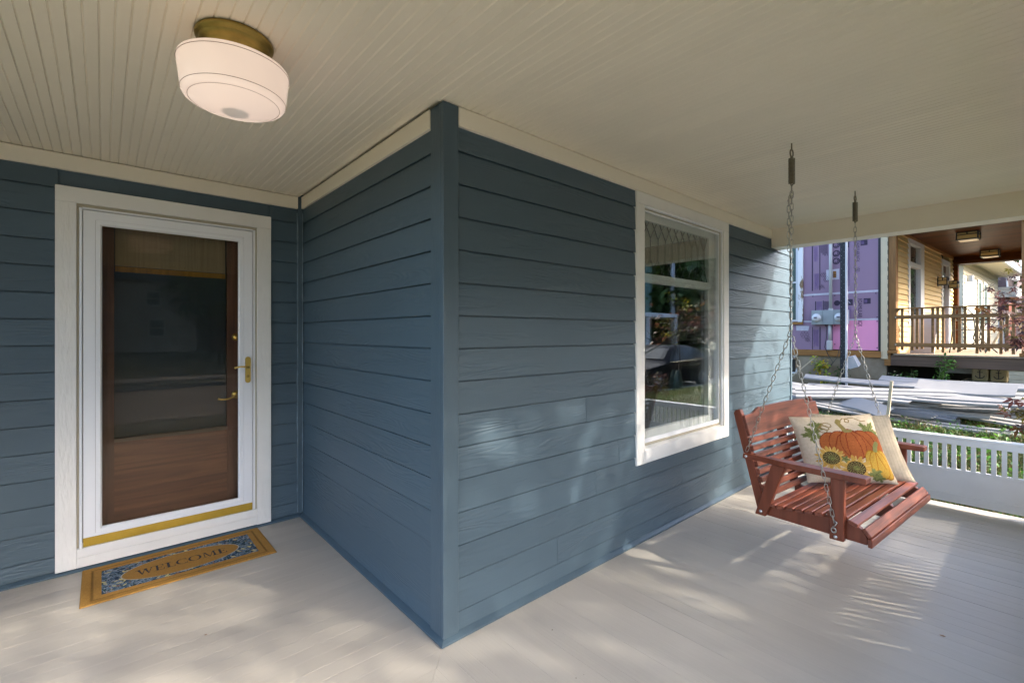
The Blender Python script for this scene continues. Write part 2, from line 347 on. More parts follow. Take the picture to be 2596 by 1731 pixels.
# frieze
MB().box(1.2565, 5.16, 1.797, 1.823, 2.413, 2.5045).build('frieze_board', 'frieze', house, bevel=.002)
MB().box(1.167, 1.193, 1.9155, 3.817, 2.413, 2.5045).build('frieze_board', 'frieze', house, bevel=.002)
MB().box(-1.35, 1.143, 3.817, 3.849, 2.411, 2.5025).build('frieze_board', 'frieze', house, bevel=.002)
# beams and posts of the porch
MB().box(5.165, 5.37, -.25, 1.806, 2.319, 2.56).build('porch_beam', 'frieze', house, bevel=.003)
MB().box(-1.35, 5.16, -.25, -.05, 2.319, 2.56).build('porch_beam', 'frieze', house, bevel=.003)
for x in (5.17, -.62): MB().box(x, x + .19, -.245, -.055, 0, 2.32).build('porch_post', 'rail', house, bevel=.004)
# ceiling boards with bead grooves
ceiling = B(-1.35, 5.165, -.25, 3.84, 2.530, 2.545).build('porch_ceiling', 'ceil', kind='structure', base=(1.157, 1.789, 2.508))
PW = .0835
def ceil_board(x0, x1, y0, y1):
    m = MB(); zc = ZC; h = (x1 - x0) / 2; prof = []
    for k in range(2):
        a = x0 + k * h
        prof += [(a + .0004, zc + .0050), (a + .0052, zc + .0004), (a + .0070, zc), (a + h - .0020, zc), (a + h - .0002, zc + .0030)]
    prof += [(x1 - .0004, zc + .005)]
    i = len(m.v)
    for x, z in prof: m.v += [(x, y0, z), (x, y1, z)]
    for k in range(len(prof) - 1): m.f.append((2 * k, 2 * k + 1, 2 * k + 3, 2 * k + 2))
    n = len(prof) * 2
    m.v += [(x0 + .0006, y0, zc + .018), (x0 + .0006, y1, zc + .018), (x1 - .0004, y0, zc + .018), (x1 - .0004, y1, zc + .018)]
    m.f += [(n, n + 1, 1, 0), (n - 2, n - 1, n + 3, n + 2), (n + 2, n + 3, n + 1, n)]
    return m.build('ceiling_board', 'ceil', ceiling)
k = 0
x = 1.157
while x < 5.15: ceil_board(x, min(x + PW, 5.163), -.05, 1.822); x += PW
x = 1.157
while x > -1.3: ceil_board(x - PW, x, -.05, 3.848); x -= PW
# floor boards, mitred at the corner
floor = B(-1.35, 5.36, -.3, 3.84, -.12, -.03).build('porch_floor', 'dark', kind='structure', base=(1.157, 1.789, 0))
FW = .083; G = .0011
def fboard(p4, dz, mt='floory'): 
    b = [(x, y, -.024) for x, y in p4]; t = [(x, y, dz) for x, y in p4]
    return MB().hexa(b, t).build('floor_board', mt, floor)
rnd = random.Random(3)
x = 1.157
while x < 5.37:
    g = .0002 + .0012 * sstep(2.6, 4.4, x) * rnd.uniform(.3, 1.3); fboard([(x + g, -.3), (min(x + FW, 5.37) - g, -.3), (min(x + FW, 5.37) - g, 1.825), (x + g, 1.825)], rnd.uniform(-.0009, 0)); x += FW
x = 1.157
while x > -.8:
    a, b = x - FW, x; fboard([(a + .0003, -.3), (b - .0003, -.3), (b - .0003, 1.789 - (1.157 - b) - .001), (a + .0003, 1.789 - (1.157 - a) - .001)], rnd.uniform(-.0006, 0)); x -= FW
y = 1.789
while y < 3.84:
    fboard([(-1.35, y + G * .35), (1.19, y + G * .35), (1.19, min(y + FW, 3.85) - G * .35), (-1.35, min(y + FW, 3.85) - G * .35)], rnd.uniform(-.0004, 0), 'floorx'); y += FW
y = 1.789
while y > -.1:
    a, b = y - FW, y; fboard([(-1.35, a + G * .35), (1.157 - (1.789 - a) - .001, a + G * .35), (1.157 - (1.789 - b) - .001, b - G * .35), (-1.35, b - G * .35)], rnd.uniform(-.0004, 0), 'floorx'); y -= FW
# ---- doorway: casing, storm door, front door
DC = 3.82
for a in ((-.211, -.1185, .024, 2.222), (.8575, .952, .021, 2.222), (-.211, .952, 2.2225, 2.315)):
    MB().box(a[0], a[1], DC, 3.852, a[2], a[3]).build('casing_board', 'white' if a[3] < 2.3 else 'whiteh', house, bevel=.002)
MB().box(-.118, .857, DC + .001, 3.852, .024, .083).build('sill_board', 'whiteh', house, bevel=.0015)
MB().box(-.118, .857, DC - .001, 3.92, .0845, .139).build('sill_board', 'whiteh', house, bevel=.0015)
jm = MB().box(-.1175, -.108, 3.832, 3.99, .14, 2.221).box(.847, .857, 3.832, 3.99, .14, 2.221).box(-.108, .847, 3.832, 3.99, 2.205, 2.221)
jm.build('door_jamb', 'jamb', house)
zf = MB().box(-.107, -.0925, 3.826, 3.85, .14, 2.2).box(.829, .8465, 3.828, 3.85, .14, 2.2).box(-.0925, .829, 3.826, 3.85, 2.192, 2.2035)
zf.build('storm_frame', 'metalwhite', house, bevel=.0015)
sd = MB()                                            # door leaf as a mitred frame with a raised bead
def ring(m, o, i, y0, y1, yo=None):
    (ox0, ox1, oz0, oz1), (ix0, ix1, iz0, iz1) = o, i
    O = [(ox0, oz0), (ox1, oz0), (ox1, oz1), (ox0, oz1)]; I = [(ix0, iz0), (ix1, iz0), (ix1, iz1), (ix0, iz1)]
    for k in range(4):
        a, b, c, d = O[k], O[(k + 1) % 4], I[(k + 1) % 4], I[k]
        y0o = y0 if yo is None else yo
        m.hexa([(a[0], y0o, a[1]), (a[0], y1, a[1]), (b[0], y1, b[1]), (b[0], y0o, b[1])], [(d[0], y0, d[1]), (d[0], y1, d[1]), (c[0], y1, c[1]), (c[0], y0, c[1])])
ring(sd, (-.089, .8255, .143, 2.186), (-.034, .770, .206, 2.136), 3.822, 3.85)
ring(sd, (-.033, .769, .207, 2.135), (-.012, .746, .232, 2.113), 3.8235, 3.85)
ring(sd, (-.012, .746, .232, 2.113), (-.003, .737, .243, 2.103), 3.832, 3.85, 3.8235)
storm = sd.build('storm_door', 'metalwhite', house)
B(-.004, .738, 3.8385, 3.8425, .242, 2.104).build('glass_pane', 'doorglass', storm)
B(-.089, .8255, 3.8205, 3.826, .143, .196).build('kick_strip', 'kick', storm)
for z0, z1 in ((.14, .30), (.302, .62), (.622, .70), (.702, 1.40), (1.402, 1.47), (1.472, 1.94), (1.942, 2.18)):
    MB().tube([(-.0985, 3.823, z0), (-.0985, 3.823, z1)], .0065, 10).build('hinge_knuckle', 'metalwhite', storm, smooth=False)
hp = MB(); cxh, zc0, zc1, rr = .796, 1.095, 1.250, .018
pts = [(cxh + rr * math.cos(a), 3.8215, zc1 + rr * math.sin(a)) for a in [math.pi * i / 8 for i in range(9)]] + [(cxh + rr * math.cos(a), 3.8215, zc0 + rr * math.sin(a)) for a in [math.pi + math.pi * i / 8 for i in range(9)]]
hp.prism(pts, (0, -.006, 0)); handle = hp.build('handle_plate', 'brass', storm, bevel=.0012)
MB().tube([(.796, 3.816, 1.192), (.796, 3.79, 1.192), (.790, 3.778, 1.194), (.772, 3.775, 1.197), (.745, 3.775, 1.199), (.722, 3.777, 1.196), (.703, 3.78, 1.189)], [.011, .009, .0085, .007, .006, .0065, .007], 10).build('lever_handle', 'brass', handle, smooth=True)
MB().lathe([(0, -.004), (.009, -.004), (.010, 0)], (.796, 3.815, 1.125), 16, 'Y').build('lock_cylinder', 'antique', handle)
# front door behind it
FD = 3.935; M['stop'] = mat('glazing_stop', (.13, .095, .07), .6); M['hall'] = mat('hall_wall', (.34, .25, .18), .9)
fd = MB().box(-.10, .055, FD, FD + .045, .14, 2.2).box(.685, .845, FD, FD + .045, .14, 2.2)
fdoor = fd.build('front_door', 'doorstile', house)
part('door_panel', fdoor, 'doorwood', .055, .685, FD + .004, FD + .045, .14, .735); part('top_rail', fdoor, 'doorwood', .055, .685, FD, FD + .045, 2.17, 2.2)
MB().box(.055, .685, FD - .012, FD + .03, .735, .757).build('glazing_stop', 'stop', fdoor)
B(.055, .685, FD + .02, FD + .024, .757, 2.17).build('glass_pane', 'innerglass', fdoor)
sh = MB()
for i in range(14): 
    za = 2.16 - i * .02; sh.box(.06, .68, FD + .05 + .003 * (i % 2), FD + .058 + .003 * (i % 2), za - .0195, za)
sh.build('roller_shade', 'shade', fdoor); B(.06, .68, FD + .045, FD + .06, 1.842, 1.876).build('roller_shade_hem', 'shadelit', fdoor)
MB().lathe([(0, -.02), (.018, -.018), (.026, -.006), (.028, 0)], (.742, FD, 1.41), 18, 'Y').build('deadbolt', 'brass', fdoor, smooth=True)
MB().lathe([(0, -.014), (.022, -.012), (.03, -.004), (.031, 0)], (.742, FD, .985), 18, 'Y').build('rose', 'brass', fdoor, smooth=True)
MB().tube([(.742, FD - .01, .985), (.742, FD - .045, .983), (.72, FD - .055, .975), (.68, FD - .055, .962), (.64, FD - .052, .961), (.62, FD - .05, .968)], .0065, 8).build('lever_handle', 'brass', fdoor, smooth=True)
# dark hall behind the door, room behind the window
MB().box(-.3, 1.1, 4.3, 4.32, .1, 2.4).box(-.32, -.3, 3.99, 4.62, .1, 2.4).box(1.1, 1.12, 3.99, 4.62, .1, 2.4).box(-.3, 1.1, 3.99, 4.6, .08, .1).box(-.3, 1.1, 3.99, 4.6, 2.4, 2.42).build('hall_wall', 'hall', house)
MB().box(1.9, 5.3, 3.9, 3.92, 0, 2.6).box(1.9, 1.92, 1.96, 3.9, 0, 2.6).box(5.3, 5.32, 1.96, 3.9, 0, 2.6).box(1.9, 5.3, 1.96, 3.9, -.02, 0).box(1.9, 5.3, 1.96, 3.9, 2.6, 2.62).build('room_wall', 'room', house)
# ---- window
WC = 1.80
win = MB()
win.box(2.826, 2.842, 1.812, 1.96, .62, 2.335).box(4.048, 4.062, 1.812, 1.96, .62, 2.335).box(2.842, 4.048, 1.812, 1.96, 2.32, 2.335)
window = win.build('window', 'metalwhite', house, bevel=.0015)
for a, mt in (((2.727, 2.825, .532, 2.331), 'white'), ((4.063, 4.157, .532, 2.331), 'white'), ((2.727, 4.157, 2.3325, 2.4125), 'whiteh')):
    MB().box(a[0], a[1], WC, 1.826, a[2], a[3]).build('casing_board', mt, window, bevel=.002)
MB().box(2.8265, 4.0615, WC + .001, 1.826, .532, .622).build('casing_board', 'whiteh', window, bevel=.002)
MB().hexa([(2.8265, 1.80, .6235), (4.0615, 1.80, .6235), (4.0615, 1.95, .6235), (2.8265, 1.95, .6235)], [(2.8265, 1.80, .632), (4.0615, 1.80, .632), (4.0615, 1.95, .66), (2.8265, 1.95, .66)]).build('window_sill', 'whiteh', window)
sf = MB(); ring(sf, (2.843, 4.047, .661, 2.319), (2.862, 4.028, .690, 2.298), 1.832, 1.842); sf.build('storm_sash', 'metalwhite', window)
gk = MB(); ring(gk, (2.8435, 4.0465, .645, 2.3185), (2.850, 4.040, .662, 2.312), 1.826, 1.8315); gk.build('gasket', 'jamb', window)
B(2.861, 4.029, 1.8355, 1.8385, .689, 2.299).build('glass_pane', 'glass', window)
s1 = MB(); ring(s1, (2.843, 4.047, .662, 1.842), (2.895, 3.945, .730, 1.812), 1.885, 1.92); s1.build('lower_sash', 'white', window, bevel=.002)
s2 = MB(); ring(s2, (2.843, 4.047, 1.843, 2.319), (2.895, 3.945, 1.875, 2.262), 1.880, 1.915); s2.build('upper_sash', 'white', window, bevel=.002)
B(2.894, 3.946, 1.902, 1.905, .729, 1.813).build('glass_pane', 'glass', window)
B(2.894, 3.946, 1.900, 1.903, 1.874, 2.263).build('glass_pane', 'glass', window)
lc = MB(); z0, z1 = 1.875, 2.262; dx = .105; zt, zb = z1 - .115, z0 + .115
for i in range(10):
    xk = 2.895 + dx * (i + .5)
    def bar(a, b):
        lc.tube([(a[0], 1.897, a[1]), (b[0], 1.897, b[1])], .0034, 4)
    bar((xk, zb), (xk, zt))
    for sg in (-1, 1):
        xe = xk + sg * dx * .78
        xe = min(max(xe, 2.897), 3.943)
        bar((xk, zt), (xe, z1)); bar((xk, zb), (xe, z0))
lc.build('leaded_bars', 'lead', window)
# ------------------------------------------------------------------ railings
def railing(label, x0, y0, x1, y1, cat='railing', phase=.014):
    """low panelled railing along a straight line (x0,y0)-(x1,y1); local s runs along it"""
    rt = root('porch_railing', label, cat, (x0, y0, 0))
    d = Vector((x1 - x0, y1 - y0, 0)); L = d.length; d.normalize(); n = Vector((-d.y, d.x, 0))
    def bx(m, s0, s1, a0, a1, z0, z1):
        o = Vector((x0, y0, 0)); P = lambda s_, a_, z_: o + d * s_ + n * a_ + Vector((0, 0, z_))
        m.hexa([P(s0, a0, z0), P(s1, a0, z0), P(s1, a1, z0), P(s0, a1, z0)], [P(s0, a0, z1), P(s1, a0, z1), P(s1, a1, z1), P(s0, a1, z1)]); return m
    bx(MB(), 0, L, -.045, .045, .575, .594).build('top_rail', 'rail', rt, bevel=.003)
    bx(MB(), 0, L, -.028, .028, .527, .5745).build('under_rail', 'rail', rt, bevel=.002)
    bx(MB(), 0, L, -.020, .020, .300, .324).build('mid_rail', 'rail', rt, bevel=.002)
    bx(MB(), 0, L, -.016, .016, .120, .2995).build('panel', 'rail', rt)
    bx(MB(), 0, L, -.018, .018, .050, .1195).build('bottom_rail', 'rail', rt, bevel=.002)
    s = phase
    while s < L - .03:
        bx(MB(), s, s + .0285, -.014, .014, .3245, .5265).build('baluster', 'rail', rt); s += .057
    return rt
railing('white slatted porch railing at the far end behind the swing', 5.255, 1.785, 5.255, -.05)
railing('white slatted porch railing along the open front of the porch', 5.16, -.16, 1.35, -.16)

# ------------------------------------------------------------------ ceiling light
LX, LY = .363, 1.939
lamp = root('ceiling_light', 'schoolhouse ceiling light with white glass shade and brass canopy', 'lamp', (LX, LY, ZC))
MB().lathe([(.0, 0), (.122, 0), (.126, -.006), (.124, -.015), (.115, -.020), (.112, -.026), (.110, -.032), (.102, -.038), (.097, -.044), (.092, -.054), (.085, -.062), (.081, -.070), (.081, -.080), (.086, -.086)], (LX, LY, ZC - .001), 56).build('canopy', 'antique', lamp, smooth=True)
def shade_mat():
    m, nt, b = new_mat('opal_glass')
    b.inputs['Base Color'].default_value = (.72, .62, .56, 1); b.inputs['Roughness'].default_value = .18
    sp = N(nt, 'ShaderNodeSeparateXYZ'); tc = N(nt, 'ShaderNodeTexCoord'); nt.links.new(tc.outputs['Object'], sp.inputs[0])
    rr = math_(nt, 'SQRT', math_(nt, 'ADD', math_(nt, 'MULTIPLY', sp.outputs[0], sp.outputs[0]), math_(nt, 'MULTIPLY', sp.outputs[1], sp.outputs[1])))
    spot = ramp_(nt, math_(nt, 'ADD', math_(nt, 'MULTIPLY', rr, 10), math_(nt, 'MULTIPLY', noise_(nt, tc.outputs['Object'], 14, 3), .12)), [(.42, (.22, .20, .18)), (.54, (.80, .60, .49))])
    st = math_(nt, 'MULTIPLY', math_(nt, 'ADD', math_(nt, 'MULTIPLY', noise_(nt, tc.outputs['Object'], 6, 3), .25), .88), SHADE_E)
    nt.links.new(spot, b.inputs['Emission Color']); nt.links.new(st, b.inputs['Emission Strength'])
    return m
SHADE_E = .085
M['opal'] = shade_mat()
zs = ZC
prof = [(.092, -.083), (.12, -.092), (.160, -.100), (.190, -.106), (.199, -.112), (.2015, -.120), (.200, -.130), (.197, -.150), (.1935, -.180), (.190, -.210), (.1875, -.229), (.1868, -.2325), (.185, -.236), (.181, -.243), (.175, -.248), (.170, -.251), (.166, -.2515), (.163, -.2505), (.160, -.2525), (.145, -.260), (.12, -.270), (.09, -.279), (.06, -.286), (.03, -.290), (.0, -.2915)]
prof = [(r * .885, z * .93) for r, z in prof]
MB().lathe(prof, (LX, LY, zs), 72).build('glass_shade', 'opal', lamp, smooth=True)
M['ringline'] = mat('shade_line', (.17, .10, .06), .5)
for r_, z_ in ((.1784, -.1158), (.1662, -.2140), (.1448, -.2334)):
    MB().tube([(LX + r_ * math.cos(a), LY + r_ * math.sin(a), zs + z_) for a in [2 * math.pi * i / 72 for i in range(72)]], .0009, 5, closed=True).build('painted_line', 'ringline', lamp, smooth=True)

# ------------------------------------------------------------------ door mat
def letter_polys():
    """serif capitals in a 1-high box; returns list of (width, polygons)"""
    def st(x0, x1, a=0, b=1): return [(x0, a), (x1, a), (x1, b), (x0, b)]
    def ser(x0, x1, y): return [(x0, y), (x1, y), (x1, y + .05), (x0, y + .05)]
    Wl = (1.35, [[(.10, 1), (.30, 1), (.50, 0), (.42, 0)], [(.42, 0), (.50, 0), (.72, 1), (.66, 1)], [(.60, 1), (.80, 1), (.98, 0), (.90, 0)], [(.90, 0), (.96, 0), (1.24, 1), (1.18, 1)], ser(0, .38, .95), ser(.54, .86, .95), ser(1.08, 1.34, .95)])
    El = (.86, [st(.14, .32), ser(0, .7, .95), ser(0, .74, 0), [(.32, .47), (.56, .47), (.56, .53), (.32, .53)], [(.66, .72), (.71, .72), (.71, 1), (.66, 1)], [(.70, 0), (.76, 0), (.78, .28), (.73, .28)], [(.55, .38), (.60, .38), (.60, .62), (.55, .62)]])
    Ll = (.80, [st(.14, .32), ser(0, .48, .95), ser(0, .72, 0), [(.67, 0), (.73, 0), (.76, .30), (.71, .30)]])
    def arc(cx, cy, ro, ri, a0, a1, n=20, k=1.0):
        o = [(cx + ro[0] * math.cos(R(a0 + (a1 - a0) * i / n)), cy + ro[1] * math.sin(R(a0 + (a1 - a0) * i / n))) for i in range(n + 1)]
        q = [(cx + ri[0] * math.cos(R(a0 + (a1 - a0) * i / n)), cy + ri[1] * math.sin(R(a0 + (a1 - a0) * i / n))) for i in range(n + 1)]
        return o + q[::-1]
    Cl = (1.0, [arc(.54, .5, (.52, .52), (.34, .47), 50, 310), [(.82, .70), (.88, .70), (.90, 1), (.85, 1)], [(.86, .0), (.90, .0), (.92, .28), (.87, .28)]])
    Ol = (1.14, [arc(.54, .5, (.54, .52), (.36, .47), 0, 180), arc(.54, .5, (.54, .52), (.36, .47), 180, 360)])
    Ml = (1.3, [[(.14, 0), (.20, 0), (.24, 1), (.18, 1)], [(.16, 1), (.34, 1), (.66, 0), (.58, 0)], [(.60, 0), (.66, 0), (1.0, 1), (.94, 1)], [(.94, 0), (1.12, 0), (1.10, 1), (.96, 1)], ser(0, .34, 0), ser(.84, 1.26, 0), ser(.04, .3, .95), ser(.95, 1.22, .95)])
    return [Wl, El, Ll, Cl, Ol, Ml, El]
def inpoly(X, Y, poly):
    ins = np.zeros(X.shape, bool); n = len(poly)
    for i in range(n):
        x0, y0 = poly[i]; x1, y1 = poly[(i + 1) % n]
        c = ((y0 > Y) != (y1 > Y))
        with np.errstate(divide='ignore', invalid='ignore'): xi = (x1 - x0) * (Y - y0) / (y1 - y0 + 1e-12) + x0
        ins ^= (c & (X < xi))
    return ins
def set_cols(me, cols):
    a = me.color_attributes.new('Col', 'FLOAT_COLOR', 'POINT'); c = np.ones((len(me.vertices), 4), np.float32); c[:, :3] = cols; a.data.foreach_set('color', c.ravel())
MW, MH = .95, .51; nu, nv = 440, 236
U_, V_ = np.meshgrid(np.linspace(0, MW, nu), np.linspace(0, MH, nv))
z = np.full(U_.shape, .009)
e = np.minimum(np.minimum(U_, MW - U_), np.minimum(V_, MH - V_))
z -= .0028 * np.exp(-((e - .048) / .006) ** 2); z -= .006 * np.exp(-(e / .003) ** 2)
z += .0008 * np.random.rand(*U_.shape)
tan = np.array((.36, .19, .045)); col = np.ones(U_.shape + (3,)) * tan
col *= (.82 + .36 * np.random.rand(*U_.shape))[..., None]
col *= (1 - .45 * np.exp(-((e - .048) / .006) ** 2))[..., None]
inner = (e > .088)
ell = ((U_ - MW / 2) / .298) ** 2 + ((V_ - MH / 2) / .142) ** 2
pat = inner & (ell > 1)
rs = np.random.RandomState(5)
pc = np.ones(U_.shape + (3,)) * np.array((.025, .050, .080))
def leafs(n, cols, lmin, lmax, wr):
    for _ in range(n):
        cx_, cy_, a = rs.uniform(.08, MW - .08), rs.uniform(.08, MH - .08), rs.uniform(0, 6.28); L = rs.uniform(lmin, lmax); wd = L * wr
        i0, i1 = int((cx_ - L) / MW * nu), int((cx_ + L) / MW * nu) + 2; j0, j1 = int((cy_ - L) / MH * nv), int((cy_ + L) / MH * nv) + 2
        sl = (slice(max(j0, 0), j1), slice(max(i0, 0), i1)); dx_, dy_ = U_[sl] - cx_, V_[sl] - cy_
        p, q = dx_ * math.cos(a) + dy_ * math.sin(a), -dx_ * math.sin(a) + dy_ * math.cos(a)
        k_ = (np.abs(p) < L) & (np.abs(q) < wd * (1 - (p / L) ** 2))
        pc[sl][k_] = cols[rs.randint(len(cols))]
leafs(1500, [(.15, .21, .27), (.20, .25, .31), (.09, .15, .22), (.025, .06, .05), (.25, .29, .33)], .012, .03, .14)
leafs(70, [(.30, .16, .10), (.26, .20, .14)], .008, .014, .4)
leafs(60, [(.55, .48, .22), (.50, .45, .26)], .012, .020, .38)
col[pat] = pc[pat]
rim = inner & (ell > 1) & (ell < 1.045); col[rim] = (.45, .42, .36)
# lettering
polys = letter_polys(); tw = sum(p[0] for p in polys); lh = .078; sx_ = .47 / tw; xcur = MW / 2 - .235
txt = np.zeros(U_.shape, bool)
for wd, ps in polys:
    for p in ps: txt |= inpoly((U_ - xcur) / sx_, (V_ - (MH / 2 - lh / 2 - .004)) / lh, p)
    xcur += wd * sx_
col[txt] = np.array((.045, .040, .042)) 
mm = MB(); bx0, by0 = -.093, 3.297
mm.v = [(bx0 + a, by0 + b, c) for a, b, c in zip(U_.ravel(), V_.ravel(), z.ravel())]
mm.f = [(j * nu + i, j * nu + i + 1, (j + 1) * nu + i + 1, (j + 1) * nu + i) for j in range(nv - 1) for i in range(nu - 1)]
M['matprint'] = print_mat('coir_print', .95, .9, 700)
matob = mm.build('door_mat', 'matprint', base=(bx0, by0, 0)); set_cols(matob.data, col.reshape(-1, 3))
tag(matob, 'tan door mat printed WELCOME inside a blue leafy border', 'door mat')
matob.data.polygons.foreach_set('use_smooth', [True] * len(matob.data.polygons))

# ------------------------------------------------------------------ porch swing (swing frame: x across, -y front)
swing = root('porch_swing', 'red stained wooden porch swing hanging on chains from the ceiling', 'porch swing', (0, 0, .329), SF)
def yz(pts, x0, x1, name, mt='redwoodv', bev=.003, par=None): return MB().prism([(x0, y, z) for y, z in pts], (x1 - x0, 0, 0)).build(name, mt, par or swing, bevel=bev)
rail_prof = [(.300, .331), (-.262, .329), (-.270, .350), (-.258, .382), (-.235, .408), (-.205, .424), (-.165, .431), (-.10, .427), (-.02, .417), (.08, .404), (.19, .394), (.26, .400), (.30, .42)]
for x in (-.548, -.016, .516): yz(rail_prof, x, x + .032, 'seat_rail')
for sgn in (-1, 1):
    xo = .58 * sgn; xi = .55 * sgn; a, b = min(xo, xi), max(xo, xi)
    yz([(-.100, .318), (-.168, .320), (-.172, .6545), (-.106, .6545)], a, b, 'front_post')
    yz([(.298, .331), (.236, .331), (.124, .6545), (.200, .6545)], a, b, 'rear_brace')
    # arm rest, narrowing to the back
    xs_ = (-.615, -.515) if sgn < 0 else (.515, .615)
    o_, i_ = (xs_[0], xs_[1]) if sgn < 0 else (xs_[1], xs_[0])
    nb = .583 * sgn; ni = .552 * sgn
    top = [(nb, .372), (nb, .26), (o_ * .985, .10), (o_ * .985, -.255), (o_ * .975, -.272), (i_ * 1.01, -.272), (i_, -.25), (i_, .05), (ni, .30), (ni, .372)]
    MB().prism([(x, y, .6555) for x, y in top], (0, 0, .032)).build('arm_rest', 'redwoodv', swing, bevel=.004)
    st = [(.252, .372), (.300, .360), (.448, .925), (.436, .945), (.408, .952), (.396, .925)]
    x0, x1 = (-.549, -.515) if sgn < 0 else (.515, .549)
    yz(st, x0, x1, 'back_stile')
    for y_, z_ in ((.263, .356), (-.13, .337), (.352, .671)):
        MB().lathe([(0, -.006 * 1), (.006, -.005), (.0095, -.002), (.010, 0)], (.5805 * sgn + (0 if sgn > 0 else 0), y_, z_), 12, 'X').build('bolt', 'bolt', swing, smooth=True) if sgn < 0 else None
yz([(.276, .392), (.322, .382), (.440, .86), (.402, .87)], -.017, .017, 'back_stile')
# back slats sit on the front of the stiles
bd = Vector((0, .156, .56)).normalized(); bn = Vector((0, -bd.z, bd.y)); o0 = Vector((0, .247, .372))
def back_board(s0, s1, name, topf=None):
    m = MB(); xl, xr = -.548, .548; n = 32 if topf else 1
    for i in range(n):
        a, b = xl + (xr - xl) * i / n, xl + (xr - xl) * (i + 1) / n
        ta, tb = (topf(a), topf(b)) if topf else (s1, s1)
        P = lambda x, s, t: Vector((x, 0, 0)) + o0 + bd * s + bn * t
        m.hexa([P(a, s0, .022), P(b, s0, .022), P(b, s0, 0.0005), P(a, s0, 0.0005)], [P(a, ta, .022), P(b, tb, .022), P(b, tb, .0005), P(a, ta, .0005)])
    return m.build(name, 'redwood', swing, bevel=.003)
s = .055
for i in range(8): back_board(s, s + .0335, 'back_slat'); s += .0475
def crest(x):
    a = abs(x); t = sstep(.33, .46, a); return .592 - .030 * t - .012 * sstep(.05, .3, a) * 0 + .010 * math.cos(a * 3.0)
back_board(s - .002, .59, 'crest_board', crest)
# seat slats on the curved rails
def rail_top(y):
    pts = sorted([p for p in rail_prof[2:]], key=lambda p: p[0])
    for (a, za), (b, zb) in zip(pts, pts[1:]):
        if a <= y <= b: return za + (zb - za) * (y - a) / (b - a)
    return pts[0][1] if y < pts[0][0] else pts[-1][1]
ys_ = [.205 - .0505 * i for i in range(7)] + [-.153, -.205]
for yc in ys_:
    hw = .0205 if yc > -.12 else .0215
    za, zb = rail_top(yc - hw), rail_top(yc + hw)
    t = Vector((0, 2 * hw, zb - za)).normalized(); nn = Vector((0, -t.z, t.y)); c = Vector((0, yc, (za + zb) / 2 + .0012))
    # cut the slats around the front posts
    xr = .575 if not (-.19 < yc < -.08) else .546
    P = lambda x, a, b: Vector((x, 0, 0)) + c + t * a + nn * b
    MB().hexa([P(-xr, -hw, 0), P(xr, -hw, 0), P(xr, hw, 0), P(-xr, hw, 0)], [P(-xr, -hw, .02), P(xr, -hw, .02), P(xr, hw, .02), P(-xr, hw, .02)]).build('seat_slat', 'redwood', swing, bevel=.003)
c0, c1 = Vector((0, -.262, .377)), Vector((0, -.236, .410)); t = (c1 - c0).normalized(); nn = Vector((0, -t.z, t.y))
P = lambda x, a, b: Vector((x, 0, 0)) + c0 + t * a + nn * b
MB().hexa([P(-.56, -.012, .003), P(.56, -.012, .003), P(.56, .036, .003), P(-.56, .036, .003)], [P(-.56, -.012, .023), P(.56, -.012, .023), P(.56, .036, .023), P(-.56, .036, .023)]).build('seat_slat', 'redwood', swing, bevel=.003)
MB().box(-.575, .575, -.292, -.2725, .329, .374).build('seat_apron', 'redwood', swing, bevel=.003)
# chains
def link_pts(c, ax, side, L=.043, Wd=.0155):
    hw, hl = Wd / 2, L / 2 - Wd / 2; p = []
    for i in range(5): a = math.pi * i / 4; p.append(c + ax * (hl + hw * math.sin(a)) + side * (hw * math.cos(a)))
    for i in range(5): a = math.pi + math.pi * i / 4; p.append(c + ax * (-hl + hw * math.sin(a)) + side * (hw * math.cos(a)))
    return p
def chain_mb(p0, p1, m=None, pitch=.0345, sag=0, wire=.0022, flip=0):
    m = m or MB(); p0, p1 = Vector(p0), Vector(p1); n = max(2, round((p1 - p0).length / pitch)); prev = None
    for i in range(n):
        f0, f1 = i / n, (i + 1) / n
        q = lambda f: p0.lerp(p1, f) + Vector((0, 0, -sag * 4 * f * (1 - f)))
        a, b = q(f0), q(f1); ax = (b - a).normalized(); sd = ax.cross(Vector((.31, .95, .05))).normalized(); s2 = ax.cross(sd)
        an = (math.pi / 4 if (i + flip) % 2 else -math.pi / 4) + random.uniform(-.25, .25)
        m.tube(link_pts((a + b) / 2, ax, sd * math.cos(an) + s2 * math.sin(an)), wire, 5, closed=True)
    return m
def sw(p):                                            # world -> swing frame
    return SF.m.inverted() @ Vector(p)
